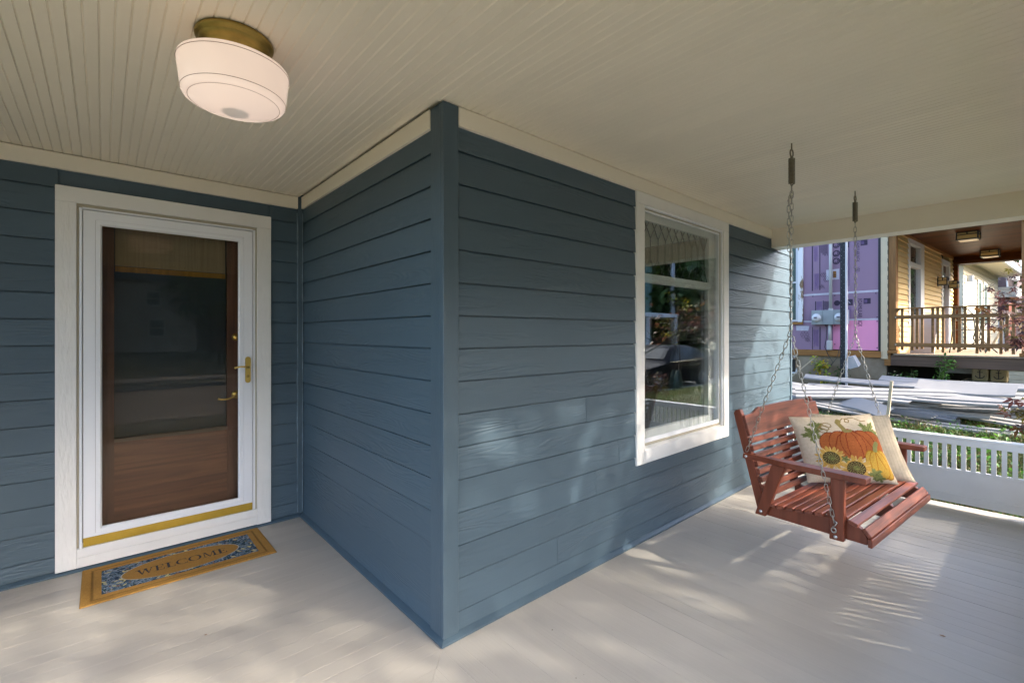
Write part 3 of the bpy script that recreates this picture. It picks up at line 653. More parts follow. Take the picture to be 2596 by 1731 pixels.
for side, (hx, hy), zsplit in ((-1, (2.913, .912), 1.452), (1, (4.243, .900), 1.430)):
    top = sw((hx, hy, ZC)); xs0 = .590 * side
    eye = MB().tube([top + Vector((0, 0, .002)), top + Vector((0, 0, -.035))], .0042, 8)
    ring_c = top + Vector((0, 0, -.056))
    eye.tube([ring_c + Vector((.0185 * math.sin(a), 0, .0205 * math.cos(a))) for a in [R(14 + 332 * i / 18) for i in range(19)]], .0042, 7); eye.build('eye_screw', 'spring', swing, smooth=True)
    sp = MB(); zt_, zb_ = ring_c.z - .028, ring_c.z - .172; turns = 19; seg = 14
    sp.tube([Vector((top.x, top.y, 0)) + Vector((.0145 * math.cos(2 * math.pi * i / seg), .0145 * math.sin(2 * math.pi * i / seg), zt_ + (zb_ - zt_) * i / (turns * seg))) for i in range(turns * seg + 1)], .0031, 6)
    for zz, sg in ((zt_, 1), (zb_, -1)): sp.tube([Vector((top.x, top.y, zz)) + Vector((.011 * math.cos(a), 0, sg * (.012 * math.sin(a)))) for a in [math.pi * i / 8 for i in range(9)]], .003, 6)
    sp.build('spring', 'spring', swing, smooth=True)
    cs = Vector((top.x, top.y, zb_ - .01)); split = sw((hx + .012 * side, hy, zsplit))
    chain_mb(cs, split).build('chain', 'steel', swing, smooth=True)
    if side < 0:
        st_ = cs + Vector((0, 0, -.05)); sd_ = sw((hx - .022, hy + .008, 2.15))
        m_ = chain_mb(st_, sd_ + Vector((0, 0, .04)), flip=1); chain_mb(sd_ + Vector((0, 0, .04)), sd_ + Vector((.004, 0, -.25)), m_); m_.build('chain_tail', 'steel', swing, smooth=True)
    back_end = Vector((.5865 * side, .345, .705)); front_end = Vector((.590 * side, -.128, .415))
    chain_mb(split, back_end, flip=1).build('chain', 'steel', swing, smooth=True); chain_mb(split, front_end).build('chain', 'steel', swing, smooth=True)
    hk = MB().tube([front_end + Vector((0, 0, .012)), front_end + Vector((-.004 * side, -.012, .002)), front_end + Vector((.004 * side, -.006, -.012)), front_end + Vector((.002 * side, .006, -.022)), front_end + Vector((0, 0, -.034))], .0032, 7)
    rc = Vector((.592 * side, -.126, .375)); hk.tube([rc + Vector((0, .011 * math.sin(a), .013 * math.cos(a))) for a in [2 * math.pi * i / 14 for i in range(14)]], .0034, 6, closed=True)
    hk.tube([rc + Vector((0, 0, -.012)), Vector((.575 * side, -.126, .363))], .0038, 7); hk.build('hook', 'steel', swing, smooth=True)

# ------------------------------------------------------------------ cushions
def pillow(name, label, corners, colf, thick, n=150, puff=1.0, seed=1):
    """corners BL, BR, TR, TL (swing frame) of the seam outline; front bulges towards the normal"""
    bl, br, tr, tl = [Vector(c) for c in corners]; nrm = ((br - bl).cross(tl - bl)).normalized()
    u = np.linspace(-1, 1, n); Uu, Vv = np.meshgrid(u, u)
    rs = np.random.RandomState(seed)
    pin = .055
    Us = Uu * (1 - pin * (1 - Vv ** 2)); Vs = Vv * (1 - pin * (1 - Uu ** 2))
    a, b = (Us + 1) / 2, (Vs + 1) / 2
    P0 = np.array(bl), np.array(br), np.array(tr), np.array(tl)
    pos = ((1 - a) * (1 - b))[..., None] * P0[0] + (a * (1 - b))[..., None] * P0[1] + (a * b)[..., None] * P0[2] + ((1 - a) * b)[..., None] * P0[3]
    h = thick * (np.clip(1 - Uu ** 2, 0, 1) ** .55) * (np.clip(1 - Vv ** 2, 0, 1) ** .55)
    wr = np.zeros_like(h)
    for _ in range(10):
        ang = rs.uniform(0, 3.14); fq = rs.uniform(3, 7); ph = rs.uniform(0, 6.28); cx_, cy_ = rs.uniform(-1, 1, 2)
        wr += .0022 * np.sin(fq * (Uu * math.cos(ang) + Vv * math.sin(ang)) + ph) * np.exp(-((Uu - cx_) ** 2 + (Vv - cy_) ** 2) * 2)
    corner = np.exp(-((np.abs(Uu) - .9) ** 2 + (np.abs(Vv) - .9) ** 2) * 18)
    h2 = h + wr * (1 - np.maximum(np.abs(Uu), np.abs(Vv)) ** 6) - .004 * corner * np.sin(9 * np.arctan2(Vv, Uu))
    nv_ = np.array(nrm); front = pos + h2[..., None] * nv_; back = pos - (h * .8)[..., None] * nv_
    cols = colf((Uu + 1) / 2, (Vv + 1) / 2)
    m = MB(); N2 = n * n
    m.v = [tuple(p) for p in front.reshape(-1, 3)] + [tuple(p) for p in back.reshape(-1, 3)]
    m.f = [(j * n + i, j * n + i + 1, (j + 1) * n + i + 1, (j + 1) * n + i) for j in range(n - 1) for i in range(n - 1)] + [(N2 + j * n + i, N2 + (j + 1) * n + i, N2 + (j + 1) * n + i + 1, N2 + j * n + i + 1) for j in range(n - 1) for i in range(n - 1)]
    ob = m.build(name, 'fabric', base=tuple(bl), fr=SF, smooth=True)
    bc = np.ones((n, n, 3)) * np.array(CREAM); set_cols(ob.data, np.concatenate([cols.reshape(-1, 3), bc.reshape(-1, 3)]))
    bm = bmesh.new(); bm.from_mesh(ob.data); bmesh.ops.remove_doubles(bm, verts=bm.verts, dist=2e-5); bm.to_mesh(ob.data); bm.free()
    tag(ob, label, 'cushion', 'cushions on the porch swing')
    # piping along the seam
    e = [pos[0, i] for i in range(0, n, 3)] + [pos[j, n - 1] for j in range(0, n, 3)] + [pos[n - 1, i] for i in range(n - 1, -1, -3)] + [pos[j, 0] for j in range(n - 1, -1, -3)]
    pp = MB().tube([tuple(p) for p in e], .0026, 5, closed=True).build('piping', 'pipe', ob, smooth=True)
    return ob
CREAM = (.54, .44, .32)
M['fabric'] = print_mat('printed_canvas', .9, .35, 1200); M['pipe'] = mat('piping', (.52, .42, .30), .9, var=.1)
def pumpkin_print(Uu, Vv):
    sh = Uu.shape; col = np.ones(sh + (3,)) * np.array(CREAM); rs = np.random.RandomState(2); rn = rs.rand(*sh)
    col *= (.94 + .12 * rn)[..., None]
    def put(mask, c, v=.12): col[mask] = np.array(c) * (1 - v + 2 * v * rn[mask])[:, None]
    def ellm(cx, cy, rx, ry, a=0):
        dx, dy = Uu - cx, Vv - cy; p, q = dx * math.cos(a) + dy * math.sin(a), -dx * math.sin(a) + dy * math.cos(a); return (p / rx) ** 2 + (q / ry) ** 2
    def curve(pts, wd, c):
        pts = np.array(pts); d = np.full(sh, 9.)
        for a, b in zip(pts, pts[1:]):
            ab = b - a; t = np.clip(((Uu - a[0]) * ab[0] + (Vv - a[1]) * ab[1]) / (ab @ ab + 1e-9), 0, 1); d = np.minimum(d, np.hypot(Uu - a[0] - t * ab[0], Vv - a[1] - t * ab[1]))
        put(d < wd, c)
    def leaf(cx, cy, r, a, c=(.16, .17, .055)):
        dx, dy = Uu - cx, Vv - cy; th = np.arctan2(dy, dx) - a; rr = np.hypot(dx, dy)
        put(rr < r * (.72 + .22 * np.cos(5 * th) + .10 * np.cos(17 * th)), c, .25)
        for k in (-1, 0, 1): curve([(cx, cy), (cx + .8 * r * math.cos(a + k * 1.25), cy + .8 * r * math.sin(a + k * 1.25))], .0045, (.08, .09, .03))
    leaf(.17, .72, .135, 2.0); leaf(.25, .86, .095, .4); leaf(.86, .76, .15, .9); leaf(.92, .66, .10, 0)
    curve([(.28 + .055 * math.sin(t * 1.9) + .012 * t, .77 + .045 * math.cos(t * 1.9) + .013 * t) for t in np.linspace(0, 9, 60)], .006, (.22, .14, .05))
    curve([(.56, .93), (.62, .97), (.68, .94), (.66, .90), (.62, .91), (.64, .96), (.74, .97), (.82, .91), (.88, .91)], .006, (.22, .14, .05))
    # big pumpkin
    cx, cy = .60, .565
    lob = [(cx + o * .24, cy - .01 * abs(o), .155, .235 - .035 * abs(o)) for o in (-1, 1, -.55, .55, 0)]
    full = np.zeros(sh, bool)
    for i, (a, b, rx, ry) in enumerate(lob):
        e = ellm(a, b, rx, ry); mk = e < 1; full |= mk
        put(mk, (.33, .092, .026), .18); put(mk & (e > .90), (.17, .028, .010), .1)
    for o in (-.8, -.3, .28, .78): curve([(cx + o * .06, cy + .20), (cx + o * .20, cy + .12), (cx + o * .29, cy - .05), (cx + o * .26, cy - .20)], .0055, (.20, .032, .010))
    curve([(.565, .77), (.54, .84), (.52, .90), (.545, .93)], .030, (.24, .18, .06)); curve([(.545, .78), (.60, .765), (.64, .775)], .02, (.26, .20, .07))
    # yellow gourd
    for o, rx in ((-.6, .10), (.6, .10), (0, .12)): 
        e = ellm(.845 + o * .12, .26, rx, .215); mk = e < 1; put(mk, (.42, .25, .04), .2); put(mk & (e > .86), (.30, .13, .008), .1)
    curve([(.845, .45), (.83, .35), (.80, .2), (.79, .08)], .006, (.30, .13, .008)); curve([(.85, .45), (.88, .33), (.91, .2)], .006, (.30, .13, .008))
    curve([(.85, .47), (.87, .53), (.90, .57)], .03, (.20, .20, .07))
    # sunflowers
    for fx, fy, fr, ph in ((.285, .36, .185, .2), (.545, .20, .205, .5)):
        dx, dy = Uu - fx, Vv - fy; th = np.arctan2(dy, dx); rr = np.hypot(dx, dy)
        put(rr < fr * (.80 + .20 * np.cos(11 * th + ph)), (.46, .27, .06), .2); put((rr < fr * (.62 + .3 * np.cos(11 * th + ph + 2.6))) & (np.cos(22 * th) > .2), (.54, .36, .11), .2)
        put(rr < fr * .53, (.055, .032, .014), .3)
        spk = (np.sin(rr * 190) * np.sin(th * 15 + rr * 60) > .35) & (rr < fr * .5); put(spk, (.30, .27, .09), .2); put((rr < fr * .20) & (rn > .4), (.16, .17, .05), .2)
    leaf(.44, .34, .06, 1.0); leaf(.76, .12, .10, -.6); leaf(.80, .06, .07, -1.2)
    return col
def stripe_print(Uu, Vv):
    col = np.ones(Uu.shape + (3,)) * np.array((.53, .435, .315)); s_ = .5 + .5 * np.sin(Uu * 2 * math.pi * 24)
    return col * (1 - .11 * (s_ > .62)[..., None]) 
# geometry of both cushions (swing frame)
pillow('cushion', 'cream cushion printed with an orange pumpkin, a gourd and sunflowers', [(-.060, .200, .446), (.350, -.178, .452), (.325, -.035, .895), (-.030, .330, .860)], pumpkin_print, .075, 170, seed=4)
pillow('cushion', 'cream cushion with fine tan stripes leaning behind the pumpkin cushion', [(.16, .21, .446), (.500, -.232, .450), (.462, -.098, .880), (.21, .29, .865)], stripe_print, .055, 90, seed=9)
# ------------------------------------------------------------------ neighbour's house (frame NF: x away from us, y to its left)
FX = 11.03
M['foam'] = mat('purple_foam', (.255, .165, .24), .7, var=.05, vscale=1.2, bump=.15, bscale=80)
M['pinkfoam'] = mat('pink_foam', (.74, .28, .46), .7, var=.03, vscale=1.5)
M['ink'] = mat('foam_ink', (.030, .018, .045), .7); M['inkl'] = mat('foam_ink_light', (.17, .10, .24), .7)
M['tape'] = mat('seam_tape', (.48, .46, .53), .5, var=.12, vscale=25)
M['blackmetal'] = mat('black_flange', (.012, .014, .018), .5, var=.2)
M['cream'] = mat('cream_vinyl', (.54, .45, .30), .5, var=.04)
M['yellow'] = mat('yellow_vinyl', (.52, .39, .18), .5, var=.06, vscale=3, objvar=.03)
M['cedar'] = wood_mat('cedar_post', (.14, .060, .015), (.27, .130, .035), .6, axis=2, scale=.6)
M['cedarh'] = wood_mat('cedar_beam', (.17, .070, .016), (.30, .145, .038), .6, axis=1, scale=.6)
M['deckwood'] = wood_mat('weathered_rail', (.12, .060, .022), (.25, .14, .05), .8, axis=1, scale=.6)
M['greywood'] = wood_mat('grey_beam', (.05, .032, .022), (.12, .08, .055), .85, axis=1, scale=.5, bump=.6)
M['deckfloor'] = wood_mat('deck_floor', (.20, .15, .10), (.32, .25, .17), .8, axis=0, scale=.5)
M['stain'] = wood_mat('stained_ceiling', (.016, .0045, .001), (.095, .030, .006), .42, axis=1, scale=.45, objvar=.4, spec=.06)
M['stucco'] = mat('old_stucco', (.17, .13, .08), .95, col2=(.30, .25, .18), ramp=(.38, .66), vscale=2.2, bump=.6, bscale=18)
M['peel'] = mat('peeling_paint', (.20, .13, .07), .9, col2=(.68, .68, .68), ramp=(.44, .5), vscale=9, stretch=(1, 1, .35), bump=.5, bscale=20)
M['vinylwhite'] = mat('white_vinyl', (.54, .555, .58), .4, var=.04, vscale=3)
M['galv'] = mat('meter_box_grey', (.27, .30, .31), .5, var=.12, vscale=7)
M['conduit'] = mat('grey_conduit', (.42, .43, .43), .5, var=.05)
M['brickc'] = mat('cream_brick', (.42, .37, .27), .85, var=.12, vscale=10, objvar=.06, bump=.4, bscale=50)
M['mortar'] = mat('mortar', (.38, .33, .24), .95)
M['lampglass'] = mat('amber_glass', (.55, .40, .14), .35)
M['lampwarm'] = mat('frosted_glass', (.75, .66, .52), .4)
def nroot(name, label, cat, base, group=None): return root(name, label, cat, base, NF, group)
nb = nroot('foam_clad_house', 'house next door with purple foam sheathing and a timber porch', 'house', (FX, 2.6, .35))
def fslab(m, y0, y1, z0, z1, x=FX, t=.03): return m.box(x, x + t, y0, y1, z0, z1)
f1 = fslab(MB(), 2.645, 3.975, 2.262, 3.9).build('foam_board', 'foam', nb)
f2 = fslab(MB(), 2.645, 3.975, 1.712, 2.2575).build('foam_board', 'foam', nb)
f3 = fslab(MB(), 3.435, 4.9, 1.10, 1.708).build('foam_board', 'foam', nb)
f4 = fslab(MB(), 2.645, 3.432, 1.115, 1.7085).build('foam_board', 'pinkfoam', nb)
part('house_core', nb, 'dark', FX + .031, FX + 6, 2.55, 9, .5, 3.9)
def dec(par, y0, y1, z0, z1, mt='ink', name='print_bar', x=.0025): return MB().box(FX - x, FX, y0, y1, z0, z1).build(name, mt, par)
# seam tape
tp = MB().prism([(FX - .003, 3.975, 2.238), (FX - .003, 2.648, 2.242), (FX - .003, 2.648, 2.282), (FX - .003, 3.975, 2.278)], (.0025, 0, 0)).build('seam_tape', 'tape', nb)
MB().prism([(FX - .003, 3.42, 1.700), (FX - .003, 2.648, 1.698), (FX - .003, 2.648, 1.735), (FX - .003, 3.42, 1.729)], (.0025, 0, 0)).build('seam_tape', 'tape', nb)
MB().prism([(FX - .003, 3.972, 1.682), (FX - .003, 3.775, 1.678), (FX - .003, 3.775, 1.708), (FX - .003, 3.972, 1.712)], (.0025, 0, 0)).build('seam_tape', 'tape', nb)
MB().prism([(FX - .003, 4.115, 1.505), (FX - .003, 3.885, 1.500), (FX - .003, 3.862, 1.60), (FX - .003, 4.12, 1.61)], (.0025, 0, 0)).build('seam_tape', 'tape', nb)
# printed bars and blocks
for p, (y0, y1, z0, z1) in ((f1, (3.797, 3.817, 2.34, 3.7)), (f1, (3.66, 3.676, 2.345, 3.7)), (f2, (3.738, 3.755, 1.925, 2.12)), (f2, (3.600, 3.613, 1.925, 2.125)), (f3, (3.800, 3.812, 1.105, 1.58)), (f3, (3.655, 3.675, 1.105, 1.58)), (f1, (3.192, 3.198, 2.262, 3.4)), (f1, (3.152, 3.158, 2.40, 3.4)), (f2, (3.205, 3.210, 1.75, 2.06))): dec(p, y0, y1, z0, z1)
dec(f1, 3.155, 3.215, 2.397, 2.402)
for p, y0, z0 in ((f2, 3.092, 2.003), (f1, 3.152, 3.165)):
    k_ = dec(p, y0, y0 + .105, z0, z0 + .125, name='print_block'); MB().prism([(FX - .004, y0 + .03, z0 + .03), (FX - .004, y0 + .05, z0 + .055), (FX - .004, y0 + .08, z0 + .10), (FX - .004, y0 + .065, z0 + .055)], (.001, 0, 0)).build('print_mark', 'tape', p)
for p, y0, z0 in ((f1, 2.852, 3.168), (f2, 2.802, 2.020)):
    dec(p, y0, y0 + .112, z0, z0 + .108, name='print_block')
    for j in range(5): MB().box(FX - .004, FX - .0028, y0 + .055 + .010 * j, y0 + .060 + .010 * j, z0 + .02, z0 + .085).build('print_mark', 'inkl', p)
# small print lines
rs_ = random.Random(11)
for p, y0, y1, z0, z1, st in ((f1, 3.71, 3.775, 2.95, 3.25, .010), (f1, 3.69, 3.765, 2.36, 2.70, .009), (f1, 3.53, 3.645, 3.05, 3.28, .016), (f2, 3.63, 3.72, 1.93, 2.11, .010), (f2, 3.50, 3.59, 1.93, 2.11, .014), (f3, 3.695, 3.79, 1.16, 1.52, .009), (f1, 3.163, 3.19, 2.5, 3.15, .010), (f2, 3.12, 3.17, 1.75, 1.98, .011)):
    m = MB(); y = y0
    while y < y1: zz = z0 + rs_.uniform(0, .35) * (z1 - z0) * (rs_.random() < .5); m.box(FX - .0022, FX, y, y + st * .45, zz, z1); y += st
    m.build('small_print', 'ink' if st > .012 else 'inkl', p, kind='stuff')
for zc_ in (3.246, 3.071, 2.916): 
    for ro, ri in ((.066, .046), (.040, .022)):
        m = MB(); i0 = 0; K = 22
        for j in range(K):
            a = 2 * math.pi * j / K
            if ri < .03 and math.cos(a - .6) > .35: continue
            b = 2 * math.pi * (j + 1) / K; P = lambda r, t: (FX - .0024, 3.372 + r * math.cos(t), zc_ + r * math.sin(t)); m.quad(P(ro, a), P(ro, b), P(ri, b), P(ri, a))
        m.build('print_ring', 'ink', f1)
MB().prism([(FX - .0024, 3.36 + .055 * math.cos(a), 2.06 + .055 * math.sin(a)) for a in [2 * math.pi * i / 20 for i in range(20)]], (.001, 0, 0)).build('print_ring', 'ink', f2)
# line drawing of flowers
for p, cy_, cz_, r_ in ((f3, 3.955, 1.42, .055), (f3, 3.90, 1.31, .03), (f1, 3.60, 2.66, .035), (f1, 3.55, 2.56, .035), (f1, 3.64, 2.42, .03)):
    m = MB()
    for k_ in range(6): 
        a = k_ * math.pi / 3; c_ = Vector((FX - .003, cy_ + r_ * math.cos(a), cz_ + r_ * math.sin(a)))
        m.tube([c_ + Vector((0, r_ * .55 * math.cos(t), r_ * .55 * math.sin(t))) for t in [2 * math.pi * i / 10 for i in range(10)]], .0018, 4, closed=True)
    m.tube([(FX - .003, cy_ - r_, cz_ - r_ * .5), (FX - .003, cy_ - 2.2 * r_, cz_ - r_ * 1.4)], .002, 4); m.build('flower_drawing', 'ink', p, kind='stuff')
# lettering
def wall_text(txt, y_left, z_top, size, par, sx=.62):
    cu = bpy.data.curves.new('t', 'FONT'); cu.body = txt; cu.size = size; cu.extrude = 0
    to = bpy.data.objects.new('t', cu); C.objects.link(to); dg = bpy.context.evaluated_depsgraph_get(); me = to.evaluated_get(dg).to_mesh()
    m = MB(); m.v = [(FX - .0026, y_left - v.co.y * 1.0, z_top - v.co.x * sx) for v in me.vertices]; m.f = [tuple(p.vertices) for p in me.polygons]
    m.v = [(x, y, z) for x, y, z in m.v]
    to.evaluated_get(dg).to_mesh_clear(); bpy.data.objects.remove(to); bpy.data.curves.remove(cu)
    return m.build('lettering', 'ink', par)
wall_text('FOAMULAR NGX', 3.005, 2.135, .098, f2, .74)
wall_text('FOAMULAR NGX', 3.035, 3.30, .080, f1, .72); wall_text('150', 3.045, 2.76, .098, f1, .66)
# fastener washers
for y_, z_ in ((2.70, 1.755), (2.70, 1.675), (2.70, 1.165), (3.02, 1.165), (3.40, 1.60), (3.40, 1.22), (3.80, 2.225), (3.40, 2.215), (2.72, 2.215), (3.80, 1.735), (3.81, 1.63)):
    MB().lathe([(0, -.004), (.010, -.003), (.0115, 0)], (FX, y_, z_), 10, 'X').build('fastener', 'ink', nb)
# window with peeling frame on the left
MB().box(FX - .03, FX, 3.978, 4.075, 1.69, 3.9).build('window_trim', 'peel', nb); MB().box(FX - .035, FX, 3.978, 4.9, 1.635, 1.689).build('window_trim', 'cedarh', nb)
wn = MB().box(FX - .02, FX, 4.077, 4.118, 1.70, 3.9).box(FX - .02, FX, 4.118, 4.9, 2.53, 2.565).box(FX - .02, FX, 4.118, 4.9, 1.70, 1.74).build('window', 'vinylwhite', nb)
part('window_pane', nb, 'darkpane', FX - .004, FX + .03, 4.118, 4.9, 1.74, 3.9) if 'darkpane' in M else None
M['screen'] = mat('dark_screen', (.05, .085, .07), .5, var=.3, vscale=2, stretch=(1, 1, 40))
part('window_pane', wn, 'screen', FX - .006, FX + .03, 4.118, 4.9, 2.565, 3.9); part('window_pane', wn, 'screen', FX - .006, FX + .03, 4.118, 4.9, 1.74, 2.53)
# corner: black flange, cream corner post, brown corner post, wood band, foundation
part('nail_flange', nb, 'blackmetal', FX - .006, FX + .02, 2.640, 2.682, 1.10, 3.9)
MB().box(FX - .03, FX + .08, 2.528, 2.638, .955, 3.9).build('corner_post', 'cream', nb, bevel=.006)
for i in range(14): MB().box(FX - .034, FX - .0302, 2.526, 2.5335, 1.02 + i * .16, 1.10 + i * .16).build('nail_slot', 'blackmetal', nb)
MB().box(FX - .02, FX + .12, 2.405, 2.520, 1.125, 3.45).build('porch_post', 'cedar', nb, bevel=.008); MB().box(FX - .05, FX + .14, 2.385, 2.535, 1.066, 1.122).build('post_base', 'cedarh', nb, bevel=.006)
MB().box(FX - .04, FX + .10, .796 - .1, .822, 1.125, 3.45).build('porch_post', 'cedar', nb, bevel=.008); MB().box(FX - .06, FX + .14, .69, .845, 1.066, 1.122).build('post_base', 'cedarh', nb, bevel=.006)
MB().box(FX - .03, FX + .02, 2.60, 6, .975, 1.100).build('wood_band', 'cedarh', nb, bevel=.004)
MB().box(FX - .02, FX + .10, 2.49, 2.585, .835, 1.064).build('wood_band', 'cedarh', nb)
fo = MB().box(FX + .005, FX + .3, 2.56, 4.10, -.1, .973).box(FX + .005, FX + .3, 4.72, 7, -.1, .973).box(FX + .005, FX + .3, 4.10, 4.72, -.1, .58).build('foundation', 'stucco', nb)
bw = MB().box(FX - .004, FX + .2, 4.10, 4.13, .57, .90).box(FX - .004, FX + .2, 4.13, 4.72, .57, .60).box(FX - .004, FX + .2, 4.13, 4.72, .88, .973).build('basement_window', 'peel', nb); part('window_pane', bw, 'dark', FX + .1, FX + .15, 4.13, 4.72, .60, .88)
# porch: deck, fascia, brick pier, dark under-deck
dk = MB()
deck = part('deck', nb, 'deckfloor', FX - .02, 16.6, .2, 2.44, 1.02, 1.035)
for i in range(14):
    y0 = .2 + i * .16; MB().box(FX - .05, 16.6, y0 + .002, min(y0 + .158, 2.44), 1.036, 1.064).build('deck_board', 'deckfloor', deck)
MB().box(FX - .03, FX + .02, -.4, 2.486, .838, 1.0345).build('rim_beam', 'greywood', nb, bevel=.006)
part('rim_beam', nb, 'greywood', 16.5, 16.6, .2, 2.44, .84, 1.018)
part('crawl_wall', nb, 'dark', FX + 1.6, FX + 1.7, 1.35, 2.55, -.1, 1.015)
pier = part('brick_pier', nb, 'mortar', FX - .005, FX + .35, .50, .965, -.1, .835)
for r_ in range(12):
    for c_ in range(3):
        y0 = .965 - c_ * .21 - (.10 if r_ % 2 else 0); y1 = y0 - .20; z0 = .765 - r_ * .073
        y0 = min(y0 + (.10 if (r_ % 2 and c_ == 0) else 0), .968)
        MB().box(FX - .012, FX + .1, y1, y0 - .004, z0, z0 + .065).build('brick', 'brickc', pier, bevel=.003)
# yellow front wall of the porch, window, door, sconces
YW = 2.45
yw = MB().box(FX + .1, 12.02, YW + .01, YW + .10, 1.0, 3.45).box(13.29, 15.11, YW + .01, YW + .10, 1.0, 3.45).box(16.02, 16.55, YW + .01, YW + .10, 1.0, 3.45).box(12.02, 13.29, YW + .01, YW + .10, 1.0, 1.6).build('porch_wall', 'yellow', nb)
z = 1.066; rows = 0
while z < 3.40:
    for a, b in ((FX + .12, 12.02), (13.29, 15.11), (16.02, 16.5)):
        MB().hexa([(a, YW - .026, z), (b, YW - .026, z), (b, YW + .009, z), (a, YW + .009, z)], [(a, YW + .002, z + .104), (b, YW + .002, z + .104), (b, YW + .009, z + .104), (a, YW + .009, z + .104)]).build('siding_board', 'yellow', yw)
    z += .104
w1 = MB().box(12.02, 12.12, YW - .03, YW + .05, 1.6, 3.40).box(12.97, 13.29, YW - .03, YW + .05, 1.6, 3.40).box(12.12, 12.97, YW - .03, YW + .05, 3.27, 3.40).box(12.12, 12.97, YW - .03, YW + .05, 2.81, 2.90).box(12.12, 12.97, YW - .03, YW + .05, 1.6, 1.7).build('window', 'vinylwhite', nb)
part('window_pane', w1, 'glass', 12.12, 12.97, YW + .01, YW + .02, 2.90, 3.27); part('window_pane', w1, 'glass', 12.12, 12.97, YW + .01, YW + .02, 1.7, 2.81); part('window_back', w1, 'dark', 12.12, 12.97, YW + .06, YW + .08, 1.7, 3.27)
d1 = MB().box(15.11, 15.20, YW - .03, YW + .05, 1.066, 3.25).box(15.87, 16.02, YW - .03, YW + .05, 1.066, 3.25).box(15.20, 15.87, YW - .03, YW + .05, 3.13, 3.25).build('porch_door', 'vinylwhite', nb)
part('door_panel', d1, 'doorstile', 15.20, 15.87, YW + .03, YW + .05, 1.066, 3.13); part('door_glass', d1, 'glass', 15.30, 15.78, YW + .015, YW + .02, 1.5, 2.95)
part('top_board', nb, 'cedarh', FX + .1, 16.5, YW - .035, YW + .005, 3.36, 3.42)
# timber ceiling
pc_ = part('porch_ceiling', nb, 'stain', FX - .2, 16.9, .5, 2.56, 3.44, 3.47)
x = FX - .2
while x < 16.5:
    MB().box(x + .004, x + .124, .5, 2.45, 3.418, 3.439).build('ceiling_board', 'stain', pc_); x += .128
part('porch_beam', nb, 'stain', 16.45, 16.75, .5, 2.46, 3.228, 3.417); part('porch_beam', nb, 'stain', FX - .1, 16.7, .5, .85, 3.25, 3.416); part('porch_beam', nb, 'cedarh', 16.752, 16.77, .5, 2.46, 3.225, 3.42)
part('porch_roof', nb, 'dark', FX - .25, 17, .3, 2.6, 3.471, 3.6)
MB().box(16.6, 16.75, 2.36, 2.46, 1.066, 3.228).build('porch_post', 'stain', nb); part('end_wall', nb, 'yellow', 16.56, 16.6, 2.46, 2.6, 1, 3.45)
for a, (x_, y_), lb in ((0, (12.62, 1.645), 'nearer square ceiling lantern of the neighbouring porch'), (1, (15.75, 1.68), 'farther square ceiling lantern of the neighbouring porch')):
    lr = nroot('porch_lantern', lb, 'lamp', (x_, y_, 3.416), 'ceiling lanterns on the neighbouring porch')
    h = .15; hz = .15
    m = MB()
    for sx in (-1, 1):
        for sy in (-1, 1): m.box(x_ + sx * h - .01, x_ + sx * h + .01, y_ + sy * h - .01, y_ + sy * h + .01, 3.416 - hz, 3.416)
    for zz in (3.416 - hz, 3.416 - .062, 3.40):
        for sx in (-1, 1): m.box(x_ + sx * h - .009, x_ + sx * h + .009, y_ - h, y_ + h, zz, zz + .014); m.box(x_ - h, x_ + h, y_ + sx * h - .009, y_ + sx * h + .009, zz, zz + .014)
    m.box(x_ - h - .009, x_ - h + .009, y_ - .008, y_ + .008, 3.416 - .06, 3.416)
    m.build('lantern_frame', 'blackmetal', lr); part('lantern_glass', lr, 'lampglass', x_ - h + .004, x_ + h - .004, y_ - h + .004, y_ + h - .004, 3.416 - hz + .016, 3.412); part('lantern_diffuser', lr, 'lampwarm', x_ - h + .02, x_ + h - .02, y_ - h + .02, y_ + h - .02, 3.416 - hz - .01, 3.416 - hz + .012)
for x_, lb in ((14.70, 'black and amber wall lantern left of the neighbouring porch door'), (15.92, 'black and amber wall lantern right of the neighbouring porch door')):
    y1 = YW - .02; y0 = YW - .20; z0, z1 = 2.58, 2.76
    lr = nroot('wall_lantern', lb, 'lamp', (x_, YW - .1, z0), 'wall lanterns on the neighbouring porch'); m = MB()
    for xx in (x_ - .1, x_ + .1):
        for yy in (y0, y1 - .02): m.box(xx - .01, xx + .01, yy, yy + .02, z0, z1)
    for zz in (z0, z0 + .095, z1 - .015): m.box(x_ - .11, x_ - .09, y0, y1, zz, zz + .014).box(x_ + .09, x_ + .11, y0, y1, zz, zz + .014).box(x_ - .1, x_ + .1, y0, y0 + .016, zz, zz + .014)
    m.box(x_ - .11, x_ - .095, y0 + .08, y0 + .095, z0 + .1, z1); m.box(x_ - .008, x_ + .008, y0, y0 + .014, z0 + .1, z1); m.box(x_ - .06, x_ + .06, y1, YW - .014, z0 - .03, z1 + .03); m.build('lantern_frame', 'blackmetal', lr)
    part('lantern_glass', lr, 'lampglass', x_ - .092, x_ + .092, y0 + .012, y1 - .006, z0 + .012, z1 - .012)
